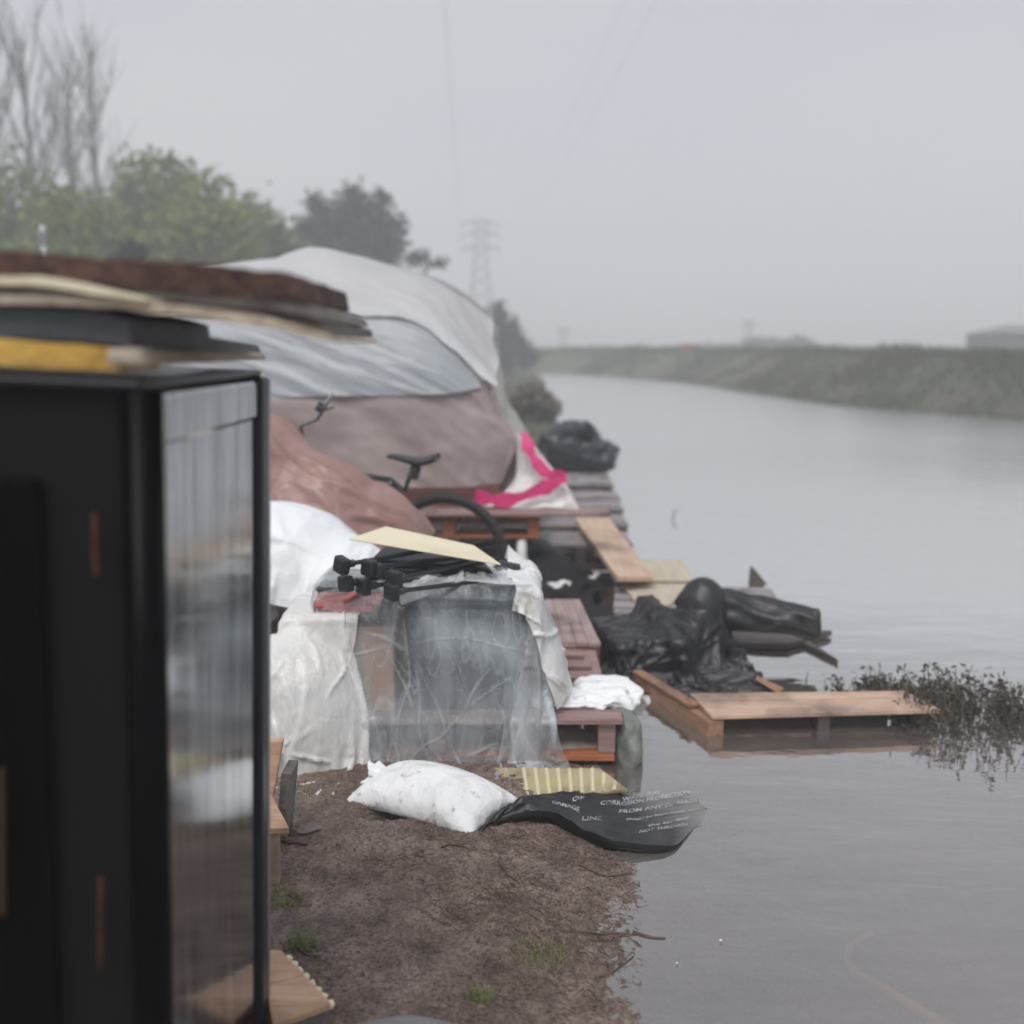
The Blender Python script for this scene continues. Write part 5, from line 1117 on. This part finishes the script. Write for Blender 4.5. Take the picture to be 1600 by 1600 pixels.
tagp(MB().hexa([(-.52, YC0 + .01, HC + .012), (XC + .026, YC0 + .01, HC + .012), (XC + .026, YC1, HC + .012), (-.52, YC1, HC + .012), (-.52, YC0 + .01, 1.497), (XC + .02, YC0 + .01, 1.497), (XC + .02, YC1, 1.487), (-.52, YC1, 1.487)]).build('beige_foam_strip', M_foam_b, bevel=.006), 'beige foam strip on the side edge of the cabinet top', 'foam')
slab('dark_rubber_mat', 'thick black rubber mat lying above the yellow foam', 'mat', ([(-260, 470), (-60, 474), (130, 484), (200, 500)], [(-260, 524), (-60, 527), (150, 536), (206, 546)]), 1.50, 1.9, m=M_mat_dark, rough=.001)
mb = MB(); a0 = atc(206, 527, 1.56); a1 = atc(415, 545, 2.2)
tagp(MB().hexa([atc(200, 548, 1.55), atc(212, 548, 1.55), atc(412, 557, 2.20), atc(330, 557, 2.20), atc(200, 508, 1.55), atc(212, 509, 1.55), atc(404, 538, 2.20), atc(330, 538, 2.20)]).build('grey_rubber_roll', M_mat_dark, bevel=.012), 'bluish grey folded rubber strip below the tip of the beige board', 'rubber strip')
slab('beige_fibreboard', 'long beige fibreboard sagging to a tip beyond the cabinet', 'board', ([(-260, 448), (0, 458), (150, 463), (280, 478), (400, 494), (480, 515), (514, 529)], [(-260, 466), (0, 474), (150, 480), (280, 494), (400, 511), (480, 526), (514, 535)]), 1.48, 2.0, m=M_fiber, rough=.002, n=60, grp='boards stacked on the cabinet')
slab('pale_board', 'pale cream board end lying on the beige fibreboard at the left edge', 'board', ([(-260, 424), (0, 431), (80, 434), (150, 449), (228, 466)], [(-260, 440), (0, 446), (80, 450), (150, 461), (228, 471)]), 1.47, 1.8, m=M_cream, rough=.001, n=40, grp='boards stacked on the cabinet')
slab('grey_board', 'grey weathered board just under the brown crumbly board', 'board', ([(-260, 444), (100, 446), (230, 452), (440, 468), (492, 485)], [(-260, 452), (100, 456), (230, 468), (440, 486), (500, 500)]), 1.53, 2.05, m=M_greyboard, rough=.0015, n=40, grp='boards stacked on the cabinet')
slab('dark_board', 'dark warped board between the grey board and the beige fibreboard', 'board', ([(-260, 454), (100, 458), (230, 470), (440, 488), (512, 508)], [(-260, 462), (100, 464), (230, 480), (440, 506), (516, 528)]), 1.54, 2.02, m=M_w_dark, rough=.0015, n=40, grp='boards stacked on the cabinet')
slab('brown_crumbly_board', 'thick brown crumbly board on top of the stack', 'board', ([(-260, 380), (0, 391), (150, 402), (300, 414), (440, 427), (462, 434)], [(-260, 436), (0, 442), (150, 447), (300, 455), (440, 465), (470, 470)]), 1.52, 1.98, m=M_bark, rough=.0035, n=80, grp='boards stacked on the cabinet')
tagp(MB().hexa([atc(474, 492, 1.60), atc(520, 530, 1.75), atc(547, 505, 2.02), atc(480, 480, 2.02), atc(464, 436, 1.55), atc(480, 446, 1.60), atc(553, 494, 2.02), atc(440, 428, 2.02)]).build('grey_board_end', M_greyboard, bevel=.006), 'torn grey board end jutting beyond the brown board', 'board', 'boards stacked on the cabinet')

# ------------------------------------------------------------------ wooden boxes by the cabinet foot
t = thing('wooden_crate', 'low fresh-wood crate at the bottom edge beside the cabinet', 'crate', (-.5, 2.0, .02))
z = .13; A0, A1, A2, A3 = gp(426, 1600, z), gp(517, 1567, z), gp(440, 1484, z), gp(404, 1482, z)
for k in range(2):
    f0, f1 = k / 2 + .003, (k + 1) / 2 - .003
    board(A0.lerp(A3, f0), A1.lerp(A2, f0), A1.lerp(A2, f1), A0.lerp(A3, f1), .018, 'lid_board', M_w_pale, t)
def wall(a, b, z0, z1, th, nm, m_, tt_):
    d = (b - a).normalized(); n_ = Vector((-d.y, d.x, 0)) * th
    MB().hexa([Vector((a.x, a.y, z0)), Vector((b.x, b.y, z0)), Vector((b.x, b.y, z0)) + n_, Vector((a.x, a.y, z0)) + n_, Vector((a.x, a.y, z1)), Vector((b.x, b.y, z1)), Vector((b.x, b.y, z1)) + n_, Vector((a.x, a.y, z1)) + n_]).build(nm, m_, tt_, bevel=.002)
wall(A0 + Vector((.0, .008, 0)), A1 + Vector((-.012, .008, 0)), .015, z - .019, .016, 'side_board', M_greyboard, t)
wall(A1 + Vector((-.012, .010, 0)), A2 + Vector((-.012, -.01, 0)), .015, z - .019, .016, 'side_board', M_w_tan, t)
for k in range(8):
    p = A1.lerp(A2, .06 + k * .12); MB().box((p.x + .004, p.y, z - .012), (.018, .016, .016), (.3, .2, .5 + k)).build('edge_peg', M_cream, t, bevel=.004)
t = thing('wooden_stool', 'fresh-wood stool with an upright back board behind the cabinet edge', 'stool', (-.75, 2.75, .02))
z = .215; B0, B1, B2, B3 = gp(380, 1296, z), gp(452, 1293, z), gp(424, 1240, z), gp(370, 1240, z)
board(B0, B1, B2, B3, .02, 'seat', M_w_pale, t)
for p in (B1.lerp(B0, .25), B2.lerp(B3, .2)): MB().box((p.x - .02, p.y + .02, .105), (.035, .035, .18)).build('leg', M_w_tan, t, bevel=.003)
p = B2; q2 = at(437, 1166, B2.y + .02)
MB().hexa([(p.x - .14, p.y + .004, .196), (p.x + .002, p.y + .004, .196), (p.x + .002, p.y + .028, .196), (p.x - .14, p.y + .028, .196), (p.x - .14, p.y + .06, q2.z), (q2.x, p.y + .06, q2.z), (q2.x, p.y + .084, q2.z), (p.x - .14, p.y + .084, q2.z)]).build('back_board', M_w_pale, t, bevel=.003)
MB().box((p.x + .022, p.y + .09, .14), (.03, .10, .24), (0, .12, 0)).build('brace', M_greyboard, t, bevel=.003)
# grey lid at the bottom edge
c = gp(632, 1618, .07); V = []; n_ = 64; m_ = 10
for j in range(m_):
    f = j / (m_ - 1); 
    for i in range(n_):
        a = 2 * math.pi * i / n_; V.append((c.x + .165 * f * math.cos(a), c.y - .02 + .085 * f * math.sin(a), .085 - .018 * f ** 3 + .003 * math.sin(5 * a) * f))
for i in range(n_):
    a = 2 * math.pi * i / n_; V.append((c.x + .167 * math.cos(a), c.y - .02 + .087 * math.sin(a), .045))
F = [(j * n_ + i, j * n_ + (i + 1) % n_, (j + 1) * n_ + (i + 1) % n_, (j + 1) * n_ + i) for j in range(m_) for i in range(n_)]
tagp(mesh('grey_plastic_disc', V, F, M_greysheet, smooth=True), 'flat grey plastic lid lying on the mud at the bottom edge', 'lid')

# ------------------------------------------------------------------ ground litter
def straws(k, x0, x1, y0, y1, lmin, lmax, r, seed, clump=None):
    rg = np.random.default_rng(seed); V = []; F = []; cnt = 0
    while cnt < k:
        x = rg.uniform(x0, x1); y = rg.uniform(y0, y1)
        if clump is not None and rg.random() > clump(x, y): continue
        if x > xL(y) + .05: continue
        ln = rg.uniform(lmin, lmax); a = rg.uniform(0, math.pi); bend = rg.uniform(-.35, .35); pts = []
        for s_ in range(4):
            f = s_ / 3 - .5; xx = x + math.cos(a + bend * f) * ln * f; yy = y + math.sin(a + bend * f) * ln * f; pts.append((xx, yy))
        zz = ground_z(np.array([p[0] for p in pts]), np.array([p[1] for p in pts])); lift = rg.uniform(0, .006)
        P = [Vector((p[0], p[1], z_ + r * .6 + lift * (i / 3))) for i, (p, z_) in enumerate(zip(pts, zz))]
        mb = MB(); mb.tube(P, [r, r * 1.1, r, r * .5], 3, cap=False); n0 = len(V); V += mb.V; F += [tuple(i + n0 for i in f) for f in mb.F]; cnt += 1
    return V, F
def cl1(x, y): return float(np.clip(.25 + .9 * vnoise(np.array([x * 6]), np.array([y * 6]), 0, 5)[0] + .5 * ss((x + .1) / .4), .04, 1))
V, F = straws(4200, -.6, .45, 1.9, 3.5, .006, .04, .0008, 1, cl1); tagp(mesh('straw_litter', V, F, M_straw, origin=(0, 0, 0)), kind='stuff')
V, F = straws(1000, -.55, .44, 1.95, 3.2, .006, .045, .0011, 2, cl1); tagp(mesh('twig_litter', V, F, M_twig, origin=(0, 0, 0)), kind='stuff')
# crumbs of mud
k = 350; rg = np.random.default_rng(5); x = rg.uniform(-.6, .42, k); y = 1.9 + 1.6 * rg.random(k); keep = x < xL(y) + .02; x, y = x[keep], y[keep]
zz = ground_z(x, y); V = []; F = []
for i in range(len(x)):
    s_ = rg.uniform(.002, .006); n0 = len(V)
    dd = np.array([[1, 0, 0], [-1, 0, 0], [0, 1, 0], [0, -1, 0], [0, 0, .8], [0, 0, -.6]]) * s_ * (.6 + .8 * rg.random((6, 1)))
    V += [tuple(np.array([x[i], y[i], zz[i] + s_ * .25]) + d) for d in dd]; F += [tuple(n0 + j for j in f) for f in ((0, 2, 4), (2, 1, 4), (1, 3, 4), (3, 0, 4), (2, 0, 5), (1, 2, 5), (3, 1, 5), (0, 3, 5))]
tagp(mesh('mud_crumbs', V, F, M_twig, origin=(0, 0, 0)), kind='stuff')
# larger sticks one can tell apart
def stick(p, r, lb, wob=.012):
    P = [gp(px, py, .03) for px, py in p]; Q = []
    for f in np.linspace(0, 1, 9):
        c_ = crom([np.array(q_) for q_ in P], f); Q.append((c_[0], c_[1], gz(c_[0], c_[1]) + r * .7 if c_[0] < xL(c_[1]) else max(gz(c_[0], c_[1]), 0.0) + r * .5))
    tagp(MB().tube(Q, [r * (1 - .5 * i / 8) for i in range(9)], 6).build('stick', M_twig, smooth=True), lb, 'stick', 'sticks on the mud')
stick([(436, 1323), (455, 1326), (480, 1332)], .009, 'short dark stick on the mud between the stool and the bottom crate')
stick([(465, 1490), (480, 1500), (500, 1504)], .005, 'thin stick lying against the right edge of the bottom crate')
stick([(990, 1440), (1015, 1448), (1040, 1450)], .004, 'long thin stick reaching from the mud into the water')
stick([(845, 1455), (920, 1447), (1000, 1443)], .0035, 'long pale twig lying near the shoreline at mid mud')
stick([(780, 1350), (790, 1370), (812, 1386)], .0045, 'dark forked twig below the black sheet')
stick([(905, 1345), (950, 1358), (985, 1352)], .004, 'curved twig close under the lip of the black sheet')
stick([(930, 1515), (960, 1500), (990, 1478)], .0035, 'slanting twig near the lower shoreline')
stick([(690, 1332), (715, 1328), (742, 1336)], .004, 'small dark twig below the sandbag')
# curled dead leaf
p = gp(482, 1310, .03); G = patch([[(p.x - .03, p.y - .012, .03 + 0), (p.x, p.y - .02, .034), (p.x + .035, p.y - .004, .04)], [(p.x - .035, p.y + .006, .036), (p.x, p.y + .004, .03), (p.x + .04, p.y + .012, .034)], [(p.x - .022, p.y + .02, .042), (p.x + .005, p.y + .024, .038), (p.x + .03, p.y + .022, .046)]], 10, 8)
G[..., 2] += gz(p.x, p.y) - .025; tagp(patch_obj('dead_leaf', G, M_greyboard), 'curled grey dead leaf on the mud right of the stool', 'leaf')
# grass tufts
def tuft(px, py, n, rr, h, lb):
    c = gp(px, py, .03); rg = np.random.default_rng(px); a = rg.random(n) * 6.283; r_ = rr * np.sqrt(rg.random(n)); x = c.x + r_ * np.cos(a); y = c.y + r_ * np.sin(a) * .8; z_ = ground_z(x, y)
    V = []; F = []
    for i in range(n):
        hh = h * rg.uniform(.4, 1); ln = rg.uniform(.2, 1.3) * hh; b = rg.random() * 6.283; wv = Vector((math.cos(b + 1.57), math.sin(b + 1.57), 0)) * .0011; o_ = Vector((x[i], y[i], z_[i] - .002)); d = Vector((math.cos(b), math.sin(b), 0))
        p1 = o_ + d * ln * .35 + Vector((0, 0, hh * .6)); p2 = o_ + d * ln + Vector((0, 0, hh * .85)); n0 = len(V); V += [o_ - wv, o_ + wv, p1 + wv * .8, p1 - wv * .8, p2]; F += [(n0, n0 + 1, n0 + 2, n0 + 3), (n0 + 3, n0 + 2, n0 + 4)]
    tagp(mesh('grass_tuft', V, F, M_grass), lb, 'grass tuft', 'grass tufts on the mud')
tuft(470, 1487, 190, .035, .035, 'bright green grass tuft beside the bottom crate')
tuft(752, 1562, 170, .035, .03, 'bright green grass tuft near the bottom edge, right of the grey lid')
tuft(845, 1492, 260, .07, .022, 'sparse yellow-green grass tuft in the middle of the mud')
tuft(440, 1415, 300, .06, .026, 'dull grass tuft close to the cabinet edge')
tuft(455, 1240, 160, .06, .02, 'sparse withered tuft near the stool and the milky plastic')
# pale scraps floating
def flake(px, py, s_, lb):
    c = gp(px, py, .0); rg = np.random.default_rng(px + 7); V = [(c.x + s_ * (1 + .5 * rg.standard_normal()) * math.cos(a), c.y + s_ * (1 + .5 * rg.standard_normal()) * math.sin(a), .003 + .003 * rg.random()) for a in np.linspace(0, 5.6, 8)] + [(c.x, c.y, .008)]
    F = [(i, (i + 1) % 8, 8) for i in range(8)]; tagp(mesh('pale_flake', V, F, M_whitebit, solid=.002), lb, 'flake', 'pale flakes on the water')
flake(955, 1068, .012, 'pale flake floating nearest the red deck section'); flake(978, 1087, .010, 'pale flake in the dark water left of the floating pallet stringer'); flake(1010, 1090, .008, 'small pale flake beside the floating pallet stringer')
flake(1126, 1472, .003, 'tiny pale flake on open water near the lower shoreline'); flake(1058, 1508, .002, 'tiniest pale flake by the lower shoreline')
# submerged strap
P = [gp(x, y, z) for x, y, z in [(1362, 1458, -.02), (1328, 1480, -.028), (1326, 1508, -.026), (1352, 1530, -.024), (1392, 1552, -.022), (1440, 1582, -.02), (1490, 1612, -.018), (1560, 1650, -.018)]]
tagp(MB().tube([crom([np.array(p) for p in P], f) for f in np.linspace(0, 1, 40)], [.007 + .012 * f for f in np.linspace(0, 1, 40)], 8).build('sunken_strap', M_strap, smooth=True), 'orange strap lying under the murky water in the lower right', 'strap')
# water weed
def weed(name, px, py, Y, wpx, hpx, n, lb, m_, leafn=7):
    c = at(px, py, Y); V = []; F = []; sp = wpx * Y / FPX / 2; hh = hpx * Y / FPX; rg = np.random.default_rng(px); st = MB()
    for i in range(n):
        x = c.x + sp * rg.uniform(-1, 1); y = Y + .16 * rg.standard_normal() * (sp / .2) * .5; h = hh * rg.uniform(.35, 1) * (1 - .5 * abs(x - c.x) / sp); pts = [Vector((x, y, -.02))]; a = rg.random() * 6.28
        for s_ in range(4): pts.append(pts[-1] + Vector((math.cos(a) * rg.uniform(0, .35) * h / 4 * 2, math.sin(a) * .2 * h / 4, h / 4)))
        st.tube(pts, .0016, 3, cap=False)
        for s_ in range(leafn):
            p = pts[rg.integers(1, 5)] + Vector(rg.standard_normal(3)) * .011; d = Vector(rg.standard_normal(3)).normalized() * .015; e_ = Vector(rg.standard_normal(3)).normalized() * .008; n0 = len(V); V += [p - d, p + e_, p + d, p - e_]; F.append((n0, n0 + 1, n0 + 2, n0 + 3))
    t = thing(name, lb, 'water plant', (c.x, Y, 0), group='dark water weed'); st.build('stems', m_, t); mesh('leaves', V, F, m_, t)
weed('water_weed', 1352, 1080, 4.22, 110, 48, 70, 'small dark tuft of water weed behind the floating boards', M_weed)
weed('water_weed', 1500, 1118, 3.90, 210, 100, 200, 'large dark clump of water weed at the right end of the floating boards', M_weed, 6)
weed('water_weed', 1440, 1095, 4.10, 140, 62, 90, 'olive clump of water weed just past the tip of the floating boards', M_weed_g, 9)
weed('water_weed', 1592, 1120, 3.92, 80, 70, 50, 'thin dark weed stems cut by the right edge', M_weed, 6)
mb = MB(); b = gp(1050, 810, 0); mb.tube([b, b + Vector((.02, 0, .05)), b + Vector((.06, 0, .10))], [.006, .005, .002], 5); mb.tube([b + Vector((.02, 0, .05)), b + Vector((-.01, 0, .09))], [.004, .002], 5)
tagp(mb.build('reed_stem', M_weed_g), 'single bent reed stem in the open water right of the boardwalk', 'reed')
mb = MB(); b = gp(1260, 1078, 0); mb.tube([b, b + Vector((-.004, 0, .04)), b + Vector((.004, 0, .085))], [.004, .003, .001], 5)
tagp(mb.build('weed_stalk', M_weed), 'single upright stalk behind the middle of the floating boards', 'stalk')
